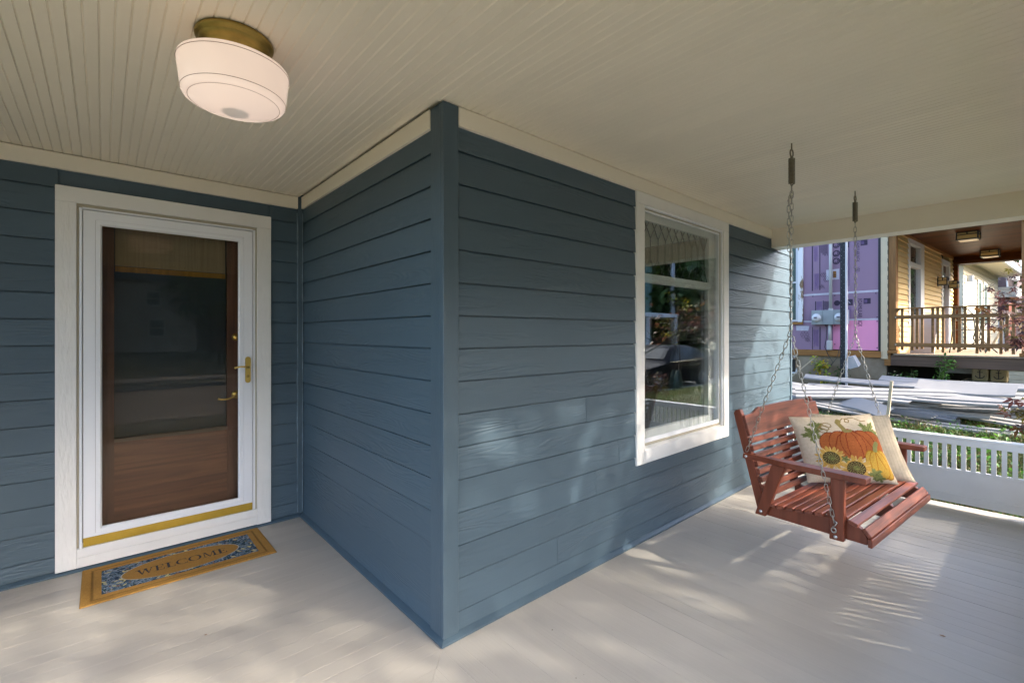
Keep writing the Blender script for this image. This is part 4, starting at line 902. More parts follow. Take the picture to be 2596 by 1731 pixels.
# wooden railing
wr = nroot('timber_railing', 'weathered timber railing of the neighbouring porch with uneven slats', 'railing', (FX, 1.6, 1.1))
MB().box(FX - .06, FX + .08, .82, 2.425, 1.893, 1.915).build('top_rail', 'deckwood', wr, bevel=.004)
MB().box(FX - .045, FX - .012, .825, 2.43, 1.707, 1.775).build('cross_rail', 'deckwood', wr, bevel=.004); MB().box(FX - .045, FX - .012, .825, 2.43, 1.195, 1.268).build('cross_rail', 'deckwood', wr, bevel=.004)
rb = random.Random(5)
for i, y_ in enumerate((2.323, 2.178, 2.111, 2.041, 1.897, 1.83, 1.76, 1.618, 1.548, 1.479, 1.333, 1.264, 1.195, 1.053, .985, .915)):
    MB().box(FX - .010, FX + .022, y_ - .018, y_ + .018, rb.choice((1.155, 1.10, 1.13, 1.16)), 1.892).build('slat', 'deckwood', wr)
for y_, z_ in ((2.41, 1.74), (2.41, 1.232), (.86, 1.232)): MB().lathe([(0, -.004), (.010, -.003), (.012, 0)], (FX - .045, y_, z_), 10, 'X').build('bolt', 'bolt', wr)
MB().prism([(FX - .02, 2.425, 1.82), (FX - .02, 2.425, 1.892), (FX - .02, 2.355, 1.892), (FX - .02, 2.40, 1.83)], (.04, 0, 0)).build('bracket', 'deckwood', wr)
# meter box and conduit
mt_ = nroot('electric_meter_box', 'grey twin electric meter box with conduit on the purple foam wall', 'meter box', (FX, 3.48, 1.1))
for y0, y1, mt in ((3.59, 3.788, 'galv'), (3.383, 3.588, 'galv'), (3.178, 3.381, 'galv')): MB().box(FX - .11, FX - .003, y0, y1, 1.624, 1.92).build('enclosure', mt, mt_, bevel=.006)
part('side_label', mt_, 'vinylwhite', FX - .105, FX - .003, 3.150, 3.176, 1.63, 1.915)
for y_ in (3.693, 3.288):
    g = MB().lathe([(.082, 0), (.082, -.018), (.074, -.024), (.072, -.05), (.066, -.062), (.0, -.066)], (FX - .11, y_, 1.767), 28, 'X').build('meter', 'vinylwhite', mt_, smooth=True)
    MB().box(FX - .180, FX - .1762, y_ - .028, y_ + .028, 1.757, 1.780).build('meter_display', 'ink', g); MB().lathe([(.085, 0), (.085, -.010), (.076, -.012)], (FX - .1105, y_, 1.767), 28, 'X').build('meter_collar', 'conduit', g)
MB().tube([(FX - .05, 3.458, 1.92), (FX - .05, 3.458, 3.9)], .030, 14).build('conduit', 'conduit', mt_, smooth=True); MB().tube([(FX - .05, 3.455, 1.90), (FX - .05, 3.455, 1.955)], .040, 14).build('conduit_hub', 'conduit', mt_)
MB().tube([(FX - .05, 3.47, 1.624), (FX - .05, 3.47, 1.30)], .029, 14).build('conduit', 'conduit', mt_, smooth=True); MB().box(FX - .1, FX - .01, 3.425, 3.52, 1.10, 1.30).build('conduit_body', 'conduit', mt_, bevel=.025, seg=3)
part('patch_tape', mt_, 'tape', FX - .0035, FX - .0005, 3.322, 3.552, 2.542, 2.755); part('patch_wood', mt_, 'cedarh', FX - .02, FX - .0036, 3.374, 3.424, 2.58, 2.713)
MB().tube([(FX - .02, 3.56, 1.62), (FX - .05, 3.525, 1.55), (FX - .06, 3.53, 1.35), (FX - .06, 3.56, 1.16), (FX - .05, 3.50, 1.0), (FX - .10, 3.40, .85), (FX - .15, 3.47, .70), (FX - .2, 3.62, .60)], .006, 6).build('cable', 'blackmetal', mt_, smooth=True)
MB().tube([(FX - .05, 3.17, 1.70), (FX - .06, 3.20, 1.5), (FX - .06, 3.30, 1.15), (FX - .1, 3.33, .95), (FX - .14, 3.44, .78)], .005, 6).build('cable', 'blackmetal', mt_, smooth=True)
# perforated post standing in the yard
bpx, bpy_ = 10.62, 3.10
pst = nroot('perforated_post', 'tall black perforated metal post with a white edge before the purple wall', 'post', (bpx, bpy_, .2))
part('channel', pst, 'blackmetal', bpx, bpx + .05, bpy_, bpy_ + .085, .1, 3.3); part('white_flange', pst, 'vinylwhite', bpx - .004, bpx + .06, bpy_ - .026, bpy_ - .001, .1, 3.3)
for i in range(24):
    for j in range(2): MB().lathe([(0, -.002), (.0038, -.0015), (.004, 0)], (bpx, bpy_ + (.02 if j == 0 else .064), .28 + i * .125 + j * .05), 8, 'X').build('perforation', 'conduit', pst)
# ------------------------------------------------------------------ clutter on and under the neighbouring porch
M['folded'] = mat('white_board', (.48, .49, .52), .5, var=.04)
ob = MB().hexa([(FX + .30, 1.93, 1.066), (FX + .34, 2.28, 1.066), (FX + .37, 2.28, 1.066), (FX + .33, 1.93, 1.066)], [(FX + .45, 1.90, 1.80), (FX + .48, 2.28, 1.80), (FX + .51, 2.28, 1.80), (FX + .48, 1.90, 1.80)]).build('white_panel', 'folded', base=(FX + .33, 2.1, 1.066), fr=NF)
tag(ob, 'plain white panel leaning behind the left end of the timber railing', 'panel')
M['blackiron'] = mat('black_iron', (.015, .015, .017), .45)
tb = nroot('bistro_table', 'small round black iron bistro table behind the timber railing', 'table', (13.0, 1.55, 1.066))
MB().lathe([(0, 1.70), (.36, 1.70), (.37, 1.715), (.36, 1.73), (0, 1.73)], (13.0, 1.55, 0), 28).build('table_top', 'blackiron', tb)
for a in (0, 2.1, 4.2): MB().tube([(13.0 + .05 * math.cos(a), 1.55 + .05 * math.sin(a), 1.69), (13.0 + .08 * math.cos(a + 2), 1.55 + .08 * math.sin(a + 2), 1.35), (13.0 + .32 * math.cos(a), 1.55 + .32 * math.sin(a), 1.07)], .012, 6).build('table_leg', 'blackiron', tb, smooth=True)
def chair(x, y, rot, label):
    r_ = nroot('iron_chair', label, 'chair', (x, y, 1.066), 'iron chairs by the bistro table'); c_, s_ = math.cos(rot), math.sin(rot); T = lambda a, b, z_: (x + a * c_ - b * s_, y + a * s_ + b * c_, z_)
    MB().prism([T(.19 * math.cos(t), .19 * math.sin(t), 1.50) for t in [2 * math.pi * i / 16 for i in range(16)]], (0, 0, .02)).build('seat', 'blackiron', r_)
    for a, b in ((-.16, -.15), (.16, -.15)): MB().tube([T(a, b, 1.50), T(a * 1.25, b * 1.3, 1.07)], .011, 6).build('leg', 'blackiron', r_)
    for a in (-.16, .16): MB().tube([T(a * 1.2, .2, 1.07), T(a, .16, 1.5), T(a * .95, .22, 1.80), T(a * .3, .25, 1.93), T(0, .25, 1.945)], .010, 6).build('leg', 'blackiron', r_, smooth=True)
    MB().tube([T(-.08, .17, 1.52), T(.05, .22, 1.7), T(-.05, .24, 1.85), T(0, .25, 1.94)], .007, 6).build('backrest', 'blackiron', r_, smooth=True)
chair(12.3, 1.62, 1.4, 'black iron chair nearest the white leaning panel'); chair(13.5, 1.35, -1.2, 'black iron chair behind the bistro table')
M['lightwood'] = wood_mat('pale_timber', (.42, .34, .23), (.58, .49, .35), .7, axis=2, scale=.5)
ez = nroot('folding_easel', 'pale folding wooden easel frame leaning on the neighbouring porch', 'easel', (14.2, 1.15, 1.066))
for (a, b) in (((13.9, 1.50, 1.07), (14.3, 1.18, 1.95)), ((14.0, .85, 1.07), (14.3, 1.16, 1.95)), ((14.7, 1.0, 1.07), (14.3, 1.17, 1.95)), ((13.96, 1.28, 1.35), (14.05, .97, 1.38)), ((14.1, 1.33, 1.6), (14.15, 1.06, 1.62))):
    MB().tube([a, b], .028, 4).build('easel_bar', 'lightwood', ez)
M['crate'] = mat('cream_canvas', (.52, .44, .28), .8, var=.12, vscale=9)
for i, y_ in enumerate((1.36, 1.13)):
    x_ = 11.55; z0 = .60
    r_ = nroot('storage_cube', ('left' if i == 0 else 'right') + ' cream canvas cube with a black anchor mark under the neighbouring deck', 'storage cube', (x_, y_, z0), 'cream cubes under the deck')
    MB().box(x_, x_ + .24, y_ - .105, y_ + .105, z0, z0 + .235).build('body', 'crate', r_, bevel=.03, seg=3)
    m = MB().tube([(x_ - .002, y_, z0 + .19), (x_ - .002, y_, z0 + .05)], .007, 5).tube([(x_ - .002, y_ - .035, z0 + .155), (x_ - .002, y_ + .035, z0 + .155)], .006, 5).tube([(x_ - .002, y_ + .06 * math.cos(t), z0 + .11 + .06 * math.sin(t)) for t in [math.pi * (1.08 + .84 * k / 10) for k in range(11)]], .007, 5).tube([(x_ - .002, y_ + .014 * math.cos(t), z0 + .203 + .014 * math.sin(t)) for t in [2 * math.pi * k / 10 for k in range(10)]], .004, 5, closed=True)
    m.build('anchor_mark', 'ink', r_)
B(11.55, 12.2, .98, 1.6, .42, .599).build('plinth', 'concrete', base=(11.55, 1.2, .4), fr=NF); tag(bpy.data.objects['plinth'], 'low concrete plinth carrying the two cream cubes', 'plinth')
ob = MB().box(11.9, 11.93, 1.2, 1.95, .70, .85).build('pale_board', 'vinylwhite', base=(11.9, 1.5, .70), fr=NF); tag(ob, 'pale horizontal board under the neighbouring deck', 'board')
ob = MB().tube([(10.86, 4.16, .50), (10.93, 3.70, .97)], .014, 4).build('wooden_stick', 'lightwood', base=(10.9, 3.9, .5), fr=NF); tag(ob, 'long thin wooden stick leaning against the stucco foundation', 'stick')
ob = MB().hexa([(10.78, 3.14, .72), (10.74, 2.92, .80), (10.90, 2.92, .84), (10.94, 3.14, .76)], [(10.76, 3.22, .93), (10.72, 3.00, 1.0), (10.86, 3.00, 1.02), (10.92, 3.22, .95)]).build('hanging_box', 'vinylwhite', base=(10.8, 3.1, .7), fr=NF); tag(ob, 'tilted white metal box hanging on cables behind the black post', 'box')

# ------------------------------------------------------------------ pile of old siding panels
M['panel'] = mat('white_siding_scrap', (.27, .265, .26), .45, var=.08, vscale=4, objvar=.12, rvar=.2)
M['panelback'] = mat('grey_siding_back', (.16, .165, .175), .6, var=.08, vscale=4, objvar=.1)
rp = random.Random(21)
def scrap(c, ang, L, Wd, pitch, roll, z, mt, label, ribs=3, group='old siding panels piled in the yard'):
    """a ribbed vinyl panel: profile across (w), length along direction ang"""
    m = MB(); prof = []
    for i in range(ribs):
        a = -Wd / 2 + Wd * i / ribs; b = a + Wd / ribs
        prof += [(a, .0), (a + (b - a) * .5, .008), (b - .006, .018), (b - .003, -.006)]
    prof.append((Wd / 2, .0))
    d = Vector((math.cos(ang), math.sin(ang), 0)); q = Vector((-d.y, d.x, 0))
    nseg = 6; bend = rp.uniform(-.05, .05)
    cen = Vector((c[0], c[1], z)); th = .004
    rows = []
    for k in range(nseg + 1):
        s = -L / 2 + L * k / nseg; row = []
        for (w_, h_) in prof: row.append(cen + d * s + q * w_ + Vector((0, 0, h_ + s * math.tan(pitch) + w_ * math.tan(roll) + bend * ((s / (L / 2)) ** 2))))
        rows.append(row)
    n = len(prof)
    for off in (0, -th):
        for row in rows: m.v += [tuple(p + Vector((0, 0, off))) for p in row]
    K = (nseg + 1) * n
    for k in range(nseg):
        for i in range(n - 1):
            a = k * n + i; m.f.append((a, a + 1, a + n + 1, a + n)); m.f.append((K + a, K + a + n, K + a + n + 1, K + a + 1))
        for i in (0, n - 1): a = k * n + i; m.f.append((a, a + n, K + a + n, K + a) if i == 0 else (a, K + a, K + a + n, a + n))
    for k in (0, nseg):
        for i in range(n - 1): a = k * n + i; m.f.append((a, K + a, K + a + 1, a + 1))
    ob = m.build('siding_panel', mt, base=(c[0], c[1], z)); tag(ob, label, 'siding panel', group); return ob
shared = 'long white vinyl siding panel lying in the scrap pile'
# seen lying roughly along the neighbour's wall; near ones lower and closer
G_ = lambda x, y: ground_z(x, y)
spec = []
for i in range(42):
    row = i / 41
    x_ = 8.75 + 1.75 * row + rp.uniform(-.12, .12); y_ = rp.uniform(1.0, 2.6) if i % 3 else rp.uniform(.9, 1.5)
    L_ = rp.uniform(1.5, 2.9); spec.append((x_, y_, math.pi / 2 + rp.uniform(-.30, .24), L_, rp.choice((.20, .22, .34)), rp.uniform(-.05, .05), -rp.uniform(.08, .42), G_(x_, y_) + .07 + .26 * math.sin(math.pi * min(1, row * 1.05 + .05)) * rp.uniform(.35, 1.0), 'panel' if rp.random() < .72 else 'panelback'))
for i, (x_, y_, a_, L_, w_, p_, r_, z_, mt) in enumerate(spec): scrap((x_, y_), a_, L_, w_, p_, r_, z_, mt, shared if mt == 'panel' else 'long grey-backed siding panel lying in the scrap pile', rp.choice((2, 3)))
scrap((9.35, 1.35), math.pi / 2 + .34, 2.9, .34, -.03, -.38, .50, 'panel', 'broad white panel lying slantwise across the top of the pile', 3)
scrap((9.75, .72), math.pi / 2 - .10, 1.1, .30, .0, -.45, .60, 'panel', 'short flat white panel on top of the pile near its middle', 1)
scrap((9.15, 2.35), math.pi / 2 + .08, 1.5, .46, .01, -.40, .40, 'panel', 'wide white panel at the left end of the pile', 3)
scrap((9.0, 2.45), math.pi / 2 - .12, 1.4, .30, .01, -.3, .30, 'panel', 'white panel slipping out at the lower left of the pile', 2)
scrap((8.75, 1.75), math.pi / 2 - .55, .75, .22, .10, -.6, .34, 'panelback', 'short bent grey panel sticking up at the front of the pile', 1)
scrap((10.45, .6), math.pi / 2 - .16, 2.6, .16, -.02, -.5, .62, 'panel', 'narrow white strip at the back of the pile', 1)
scrap((10.35, 1.6), math.pi / 2 + .03, 2.8, .14, .005, -.5, .56, 'panel', 'thin white strip along the rear edge of the pile', 1)
ob = MB().hexa([(8.30, 1.385, .05), (8.33, 1.385, .05), (8.33, 1.42, .05), (8.30, 1.42, .05)], [(8.36, 1.335, .765), (8.39, 1.335, .765), (8.39, 1.37, .765), (8.36, 1.37, .765)]).build('wooden_stake', 'lightwood', base=(8.3, 1.4, .05)); tag(ob, 'pale wooden stake standing in the grass before the pile', 'stake')

# ------------------------------------------------------------------ vegetation
def leaf_mats(name, cols, trans=.35):
    return [mat('%s_%d' % (name, i), c, .55, var=.25, vscale=5, trans=trans) for i, c in enumerate(cols)]
def leaves_obj(name, pts, size, mats, parent=None, seed=0, shape='oval', droop=.3, kind=None, base=None, fr=WF, dirs=None):
    """many small folded leaves; pts: list of Vector"""
    rs = np.random.RandomState(seed); V_ = []; F_ = []; MI = []
    if shape == 'oval': tmpl = [(0, 0, 0), (.28, .38, .06), (0, .45, 0), (-.28, .38, .06), (.16, .80, .0), (-.16, .80, 0), (0, 1, -.08)]; tf = [(0, 1, 2), (0, 2, 3), (2, 1, 4), (2, 5, 3), (2, 4, 6), (2, 6, 5)]
    elif shape == 'palm':
        tmpl = [(0, 0, 0)]; tf = []
        for k, (a, l) in enumerate(((-100, .55), (-52, .8), (0, 1), (52, .8), (100, .55))):
            i = len(tmpl); s_, c_ = math.sin(R(a)), math.cos(R(a)); wd = .14
            tmpl += [(s_ * l * .45 - c_ * wd, c_ * l * .45 + s_ * wd, .03), (s_ * l * .45 + c_ * wd, c_ * l * .45 - s_ * wd, .03), (s_ * l, c_ * l, -.08)]; tf += [(0, i, i + 1), (i, i + 2, i + 1)]
    else: tmpl = [(-.5, 0, 0), (.5, 0, 0), (.4, .6, .1), (-.4, .6, .1), (0, 1, -.1)]; tf = [(0, 1, 2), (0, 2, 3), (3, 2, 4)]
    T = np.array(tmpl)
    for i, p in enumerate(pts):
        s = size * rs.uniform(.6, 1.3); a = rs.uniform(0, 6.28); tl = rs.uniform(-.9, .9) - droop; rl = rs.uniform(-.7, .7)
        q = T * s; 
        ca, sa = math.cos(rl), math.sin(rl); q = np.stack([q[:, 0] * ca + q[:, 2] * sa, q[:, 1], -q[:, 0] * sa + q[:, 2] * ca], 1)
        ca, sa = math.cos(tl), math.sin(tl); q = np.stack([q[:, 0], q[:, 1] * ca - q[:, 2] * sa, q[:, 1] * sa + q[:, 2] * ca], 1)
        ca, sa = math.cos(a), math.sin(a); q = np.stack([q[:, 0] * ca - q[:, 1] * sa, q[:, 0] * sa + q[:, 1] * ca, q[:, 2]], 1)
        i0 = len(V_); V_ += [tuple(r) for r in q + np.array(p)]; F_ += [tuple(i0 + k for k in f) for f in tf]; MI += [rs.randint(len(mats))] * len(tf)
    m = MB(); m.v = V_; m.f = F_; o = m.build(name, mats, parent, base=base, fr=fr, kind=kind); o.data.polygons.foreach_set('material_index', MI); return o
GREEN = leaf_mats('green_leaf', [(.045, .105, .018), (.070, .150, .025), (.030, .075, .014)]); BRIGHT = leaf_mats('bright_leaf', [(.11, .26, .03), (.075, .20, .03), (.15, .30, .05)], .45)
YELLOW = leaf_mats('yellow_leaf', [(.38, .42, .03), (.26, .36, .03), (.50, .36, .02)], .4); DARKG = leaf_mats('dark_leaf', [(.030, .065, .015), (.050, .095, .022), (.075, .125, .03)], .3)
MAPLE = leaf_mats('maple_leaf', [(.075, .028, .030), (.13, .045, .036), (.05, .022, .024), (.20, .075, .045)], .35); MAPLEG = leaf_mats('maple_green', [(.10, .085, .015), (.13, .060, .018)], .4)
AUTUMN = leaf_mats('autumn_leaf', [(.09, .11, .02), (.16, .13, .02), (.05, .09, .015), (.20, .10, .02)], .4)
M['bark'] = wood_mat('bark', (.035, .025, .018), (.10, .075, .055), .95, axis=2, scale=.6, bump=.8)
M['stem'] = mat('stem', (.09, .10, .035), .7)
# grass on the bank
def grass(name, label, n, x0, x1, y0, y1, hmin, hmax, seed, dry=.25, excl=None):
    rs = np.random.RandomState(seed); V_ = []; F_ = []; MI = []
    for _ in range(n):
        x, y = rs.uniform(x0, x1), rs.uniform(y0, y1)
        if excl and excl(x, y): continue
        cl = mnoise.noise((x * 2.2, y * 2.2, 3.1)); zz = ground_z(x, y) - .01; h = rs.uniform(hmin, hmax) * (1 + .7 * cl); a = rs.uniform(0, 6.28); wd = rs.uniform(.0022, .0048) * (1 + hmax * 3); ln = rs.uniform(.1, .9) * h
        dx, dy = math.cos(a), math.sin(a); px, py = -dy * wd, dx * wd; i = len(V_)
        V_ += [(x - px, y - py, zz), (x + px, y + py, zz), (x + dx * ln * .35 + px * .7, y + dy * ln * .35 + py * .7, zz + h * .65), (x + dx * ln * .35 - px * .7, y + dy * ln * .35 - py * .7, zz + h * .65), (x + dx * ln, y + dy * ln, zz + h * (.95 - .35 * ln / h))]
        F_ += [(i, i + 1, i + 2, i + 3), (i + 3, i + 2, i + 4)]; k = 2 if rs.rand() < dry * (1.2 + 1.6 * mnoise.noise((x * 1.3, y * 1.3, 9))) else rs.randint(2); MI += [k, k]
    m = MB(); m.v = V_; m.f = F_; o = m.build(name, [M['g1'], M['g2'], M['g3']], kind='stuff'); o.data.polygons.foreach_set('material_index', MI); return tag(o, label, 'grass')
M['g1'] = mat('grass_a', (.040, .085, .013), .6, var=.3, vscale=2, trans=.3); M['g2'] = mat('grass_b', (.060, .115, .018), .6, var=.3, vscale=2, trans=.3); M['g3'] = mat('grass_dry', (.17, .13, .05), .7, var=.25, vscale=2, trans=.25)
grass('grass', 'rough green and dry grass on the bank beyond the white railing', 42000, 5.62, 9.3, -.5, 2.6, .06, .17, 1, .28)
grass('grass', 'short grass strip beside the stucco foundation next door', 9000, 9.2, 11.0, 1.2, 4.4, .05, .13, 2, .35)
grass('grass', 'front lawn grass sloping down to the street', 36000, 6.0, 22, -3.4, -.5, .05, .12, 3, .3)
rs = np.random.RandomState(8)
wp = [Vector((x, y, ground_z(x, y) + rs.uniform(.02, .16))) for x, y in zip(rs.uniform(5.65, 8.9, 5200), rs.uniform(-.5, 2.6, 5200)) if mnoise.noise((x * 1.7, y * 1.7, 5)) > -.12]
o = leaves_obj('ground_cover', wp, .055, GREEN + BRIGHT[:2], seed=3, shape='oval', kind='stuff'); tag(o, 'low leafy weeds mixed into the bank beyond the white railing', 'weeds')
# litter
M['chip'] = mat('wood_chip', (.24, .16, .075), .8, var=.3, vscale=30); M['chip2'] = mat('dry_leaf', (.24, .13, .05), .8, var=.3, vscale=20)
lp = [Vector((x, y, ground_z(x, y) + rs.uniform(.01, .035))) for x, y in zip(rs.uniform(5.36, 5.75, 3600), rs.uniform(-.4, 1.8, 3600))]
o = leaves_obj('wood_chips', lp, .026, [M['chip'], M['chip'], M['chip2'], M['lightwood']], seed=5, shape='chip', kind='stuff'); tag(o, 'tan wood chips on the ground along the porch edge', 'wood chips')
lp = [Vector((x, y, ground_z(x, y) + rs.uniform(.02, .07))) for x, y in zip(rs.uniform(9.6, 11.0, 1300), rs.uniform(1.9, 4.4, 1300))]
o = leaves_obj('leaf_litter', lp, .055, [M['chip2'], M['chip'], GREEN[0]], seed=6, shape='oval', kind='stuff'); tag(o, 'fallen brown leaves at the foot of the stucco foundation', 'leaves')
# small plants
def shrub(name, label, base, stems, h, spread, nl, size, mats, seed, fr=WF, cat='plant', lean=(0, 0), top=.25):
    rs = random.Random(seed); r_ = root(name, label, cat, base, fr); sm = MB(); pts = []; b = Vector(base)
    for i in range(stems):
        a = rs.uniform(0, 6.28); e = b + Vector((spread * rs.uniform(.2, 1) * math.cos(a) + lean[0], spread * rs.uniform(.2, 1) * math.sin(a) + lean[1], h * rs.uniform(.65, 1)))
        mid = b.lerp(e, .55) + Vector((rs.uniform(-.04, .04), rs.uniform(-.04, .04), .06 * h)); path = [b + Vector((rs.uniform(-.03, .03), rs.uniform(-.03, .03), 0)), mid, e]; sm.tube(path, [.006, .0045, .002], 5)
        for k in range(nl // stems):
            t = rs.uniform(top, 1.05); p = (path[0].lerp(mid, t / .55) if t < .55 else mid.lerp(e, (t - .55) / .45)); pts.append(p + Vector((rs.gauss(0, size * .7), rs.gauss(0, size * .7), rs.gauss(0, size * .5))))
    sm.build('stem', 'stem', r_); leaves_obj('foliage', pts, size, mats, r_, seed=seed); return r_
def nz(x, y): p = NF.w((x, y, 0)); return ground_z(p.x, p.y)
shrub('yellow_shrub', 'yellow-green leafy sapling growing against the stucco foundation', (10.75, 3.52, .33), 5, .62, .24, 120, .075, YELLOW, 3, NF, lean=(0, .05), top=.55)
shrub('yellow_shrub', 'low golden-leaved plant at the foot of the black post', (10.65, 3.42, .33), 5, .34, .16, 60, .065, YELLOW + [GREEN[0]], 4, NF)
shrub('leafy_plant', 'dark green plant beside the black post base', (10.7, 3.2, .33), 6, .42, .2, 110, .06, GREEN, 5, NF)
shrub('climbing_vine', 'bright green vine climbing up to the neighbouring deck', (10.85, 1.80, .35), 5, .78, .14, 170, .06, BRIGHT, 6, NF, lean=(.05, -.12), top=.2)
shrub('climbing_vine', 'green sprig growing under the neighbouring deck', (10.9, 2.13, .38), 4, .42, .13, 80, .055, BRIGHT[:1] + GREEN, 7, NF)
shrub('leafy_plant', 'grey-green plant with pale flowers at the corner of the crawl space', (10.85, 2.36, .38), 6, .34, .2, 90, .045, GREEN + [M['lightwood']], 8, NF)
shrub('leafy_plant', 'low green plants growing in front of the dark crawl space', (10.8, 1.62, .36), 9, .22, .3, 150, .05, GREEN + BRIGHT[:1], 9, NF)
shrub('dry_plant', 'dry straggly plant beside the cream brick pier', (10.8, 1.12, .36), 12, .30, .26, 120, .04, [M['g3'], M['g3'], GREEN[1]], 10, NF)
# trees
def tree(name, label, base, h, crown_r, crown_h, nl, size, mats, seed, trunk=.12, group=None, gaps=.0, ncl=26, clump=.42, cat='tree', fr=WF, shape='oval'):
    rs = random.Random(seed); r_ = root(name, label, cat, base, fr, group); b = Vector(base); m = MB(); top = b + Vector((rs.uniform(-.2, .2), rs.uniform(-.2, .2), h))
    cz = h - crown_h / 2
    m.tube([b, b.lerp(top, .35) + Vector((.05, .03, 0)), b.lerp(top, .7), top], [trunk, trunk * .8, trunk * .5, trunk * .12], 9); cls = []
    for i in range(ncl):
        u_, v_, w_ = rs.uniform(-1, 1), rs.uniform(0, 6.28), rs.random() ** .45
        c_ = b + Vector((crown_r * w_ * math.sqrt(1 - u_ * u_) * math.cos(v_), crown_r * w_ * math.sqrt(1 - u_ * u_) * math.sin(v_), cz + crown_h / 2 * w_ * u_)); cls.append(c_)
        s_ = b.lerp(top, min(.95, max(.2, (c_.z - b.z) / h - .18))); m.tube([s_, s_.lerp(c_, .55) + Vector((0, 0, .08 * crown_r)), c_], [trunk * .28, trunk * .15, trunk * .05], 5)
    m.build('trunk', 'bark', r_, smooth=True); pts = []
    for i in range(nl):
        c_ = cls[rs.randrange(ncl)]; k = crown_r * clump; pts.append(c_ + Vector((rs.gauss(0, k * .5), rs.gauss(0, k * .5), rs.gauss(0, k * .4))))
    pts = [p for p in pts if not (-1 < p.x < 20 and p.y > -.75)]
    leaves_obj('crown', pts, size, mats, r_, seed=seed, shape=shape); return r_
tree('street_tree', 'leafy street tree shading the front of the porch', (4.2, -3.05, -.24), 6.7, 3.5, 4.9, 17500, .105, GREEN + AUTUMN[:1], 31, .11, ncl=110, clump=.36)
# Japanese maple to the right of the view
mp = root('japanese_maple', 'red-leaved Japanese maple reaching in beside the timber railing', 'tree', (6.9, -1.6, ground_z(6.9, -1.6)))
rs = random.Random(4); tm = MB(); b0 = Vector((6.9, -1.6, ground_z(6.9, -1.6))); fork = b0 + Vector((.08, .12, .7)); tm.tube([b0, fork], [.05, .036], 8); limb = Vector((7.45, -.75, 1.25)); tm.tube([fork, fork.lerp(limb, .5) + Vector((0, 0, .08)), limb], [.028, .022, .016], 7); pts = []; ptsg = []
for c_, n_, k_ in (((8.05, .06, 1.70), 30, .13), ((8.05, .20, 1.52), 28, .12), ((7.95, .08, 1.40), 28, .11), ((8.1, .30, 1.66), 12, .10), ((8.0, .28, 1.86), 12, .10), ((7.9, .14, 2.05), 12, .10), ((8.05, .38, 1.98), 6, .08), ((8.1, .12, 1.93), 18, .12), ((7.8, -.15, 1.7), 36, .18), ((7.5, -.72, 1.5), 18, .17), ((7.2, -1.3, 1.8), 40, .28), ((6.8, -1.8, 1.7), 120, .3), ((8.0, .20, 1.30), 18, .07)):
    c_ = Vector(c_); tm.tube([limb, limb.lerp(c_, .5) + Vector((0, -.05, .06)), c_], [.007, .005, .002], 6)
    for _ in range(5): e_ = c_ + Vector((rs.gauss(0, k_), rs.gauss(0, k_), rs.gauss(0, k_ * .7))); tm.tube([c_, e_], [.0025, .0012], 4)
    for _ in range(n_): (ptsg if rs.random() < .10 else pts).append(c_ + Vector((rs.gauss(0, k_), rs.gauss(0, k_), rs.gauss(0, k_ * .75))))
for c_, n_, k_ in (((6.05, .03, .74), 14, .055), ((6.0, .15, .77), 5, .04), ((6.1, .00, .62), 12, .06), ((6.0, .09, .86), 3, .03)):
    c_ = Vector(c_); tm.tube([fork, Vector((6.5, -.75, .80)), Vector((6.25, -.3, .72)), c_], [.008, .006, .004, .0015], 6)
    for _ in range(n_): (ptsg if rs.random() < .35 else pts).append(c_ + Vector((rs.gauss(0, k_), rs.gauss(0, k_), rs.gauss(0, k_ * .8))))
tm.build('trunk', 'bark', mp, smooth=True); leaves_obj('crown', [p - Vector((0, .06 if p.x > 7.6 else 0, 0)) for p in pts], .082, MAPLE, mp, seed=2, shape='palm'); leaves_obj('crown', ptsg, .11, MAPLEG, mp, seed=3, shape='palm')
# ------------------------------------------------------------------ houses beyond the neighbouring porch
M['creamwall'] = mat('cream_clapboard', (.68, .60, .44), .6, var=.04); M['roofgrey'] = mat('grey_shingle', (.13, .14, .17), .9, var=.2, vscale=8); M['roofbrown'] = mat('brown_shingle', (.115, .080, .082), .9, var=.22, vscale=10); M['eave'] = mat('pale_eave', (.62, .63, .62), .5)
M['brick'] = mat('red_brick_far', (.20, .055, .035), .9, var=.3, vscale=14)
def nP(px, py, x):                                   # helper kept in the neighbour's frame: pixel of the photo at depth x -> (y, z)
    t = (px - 1298) / 1173.5; rx, ry = .6623 + t * .7492, .7492 - t * .6623; a = R(3.5); ux = math.cos(a) * rx - math.sin(a) * ry; vy = math.sin(a) * rx + math.cos(a) * ry; d = x / ux; return d * vy, 1.435 + d * (846 - py) / 1173.5
hc = nroot('cream_house', 'cream clapboard house with a low eave beyond the neighbouring porch', 'house', (21, 3, .3))
ya, _ = nP(2440, 800, 21); 
core = MB().box(21, 29, ya, ya + 6, 0, 4.0).build('wall', 'creamwall', hc)
z = .6
while z < 3.9: MB().hexa([(21.0, ya - .03, z), (29, ya - .03, z), (29, ya - .002, z), (21.0, ya - .002, z)], [(21.0, ya - .012, z + .14), (29, ya - .012, z + .14), (29, ya - .002, z + .14), (21.0, ya - .002, z + .14)]).build('siding_board', 'creamwall', core); z += .14
for x_ in (23.6, 24.9): 
    wn_ = MB().box(x_, x_ + .1, ya - .06, ya - .031, 1.7, 3.4).box(x_ + .7, x_ + .8, ya - .06, ya - .031, 1.7, 3.4).box(x_ + .1, x_ + .7, ya - .06, ya - .031, 3.3, 3.4).box(x_ + .1, x_ + .7, ya - .06, ya - .031, 1.7, 1.8).build('window', 'eave', hc); part('pane', wn_, 'screen', x_ + .1, x_ + .7, ya - .045, ya - .035, 1.8, 3.3)
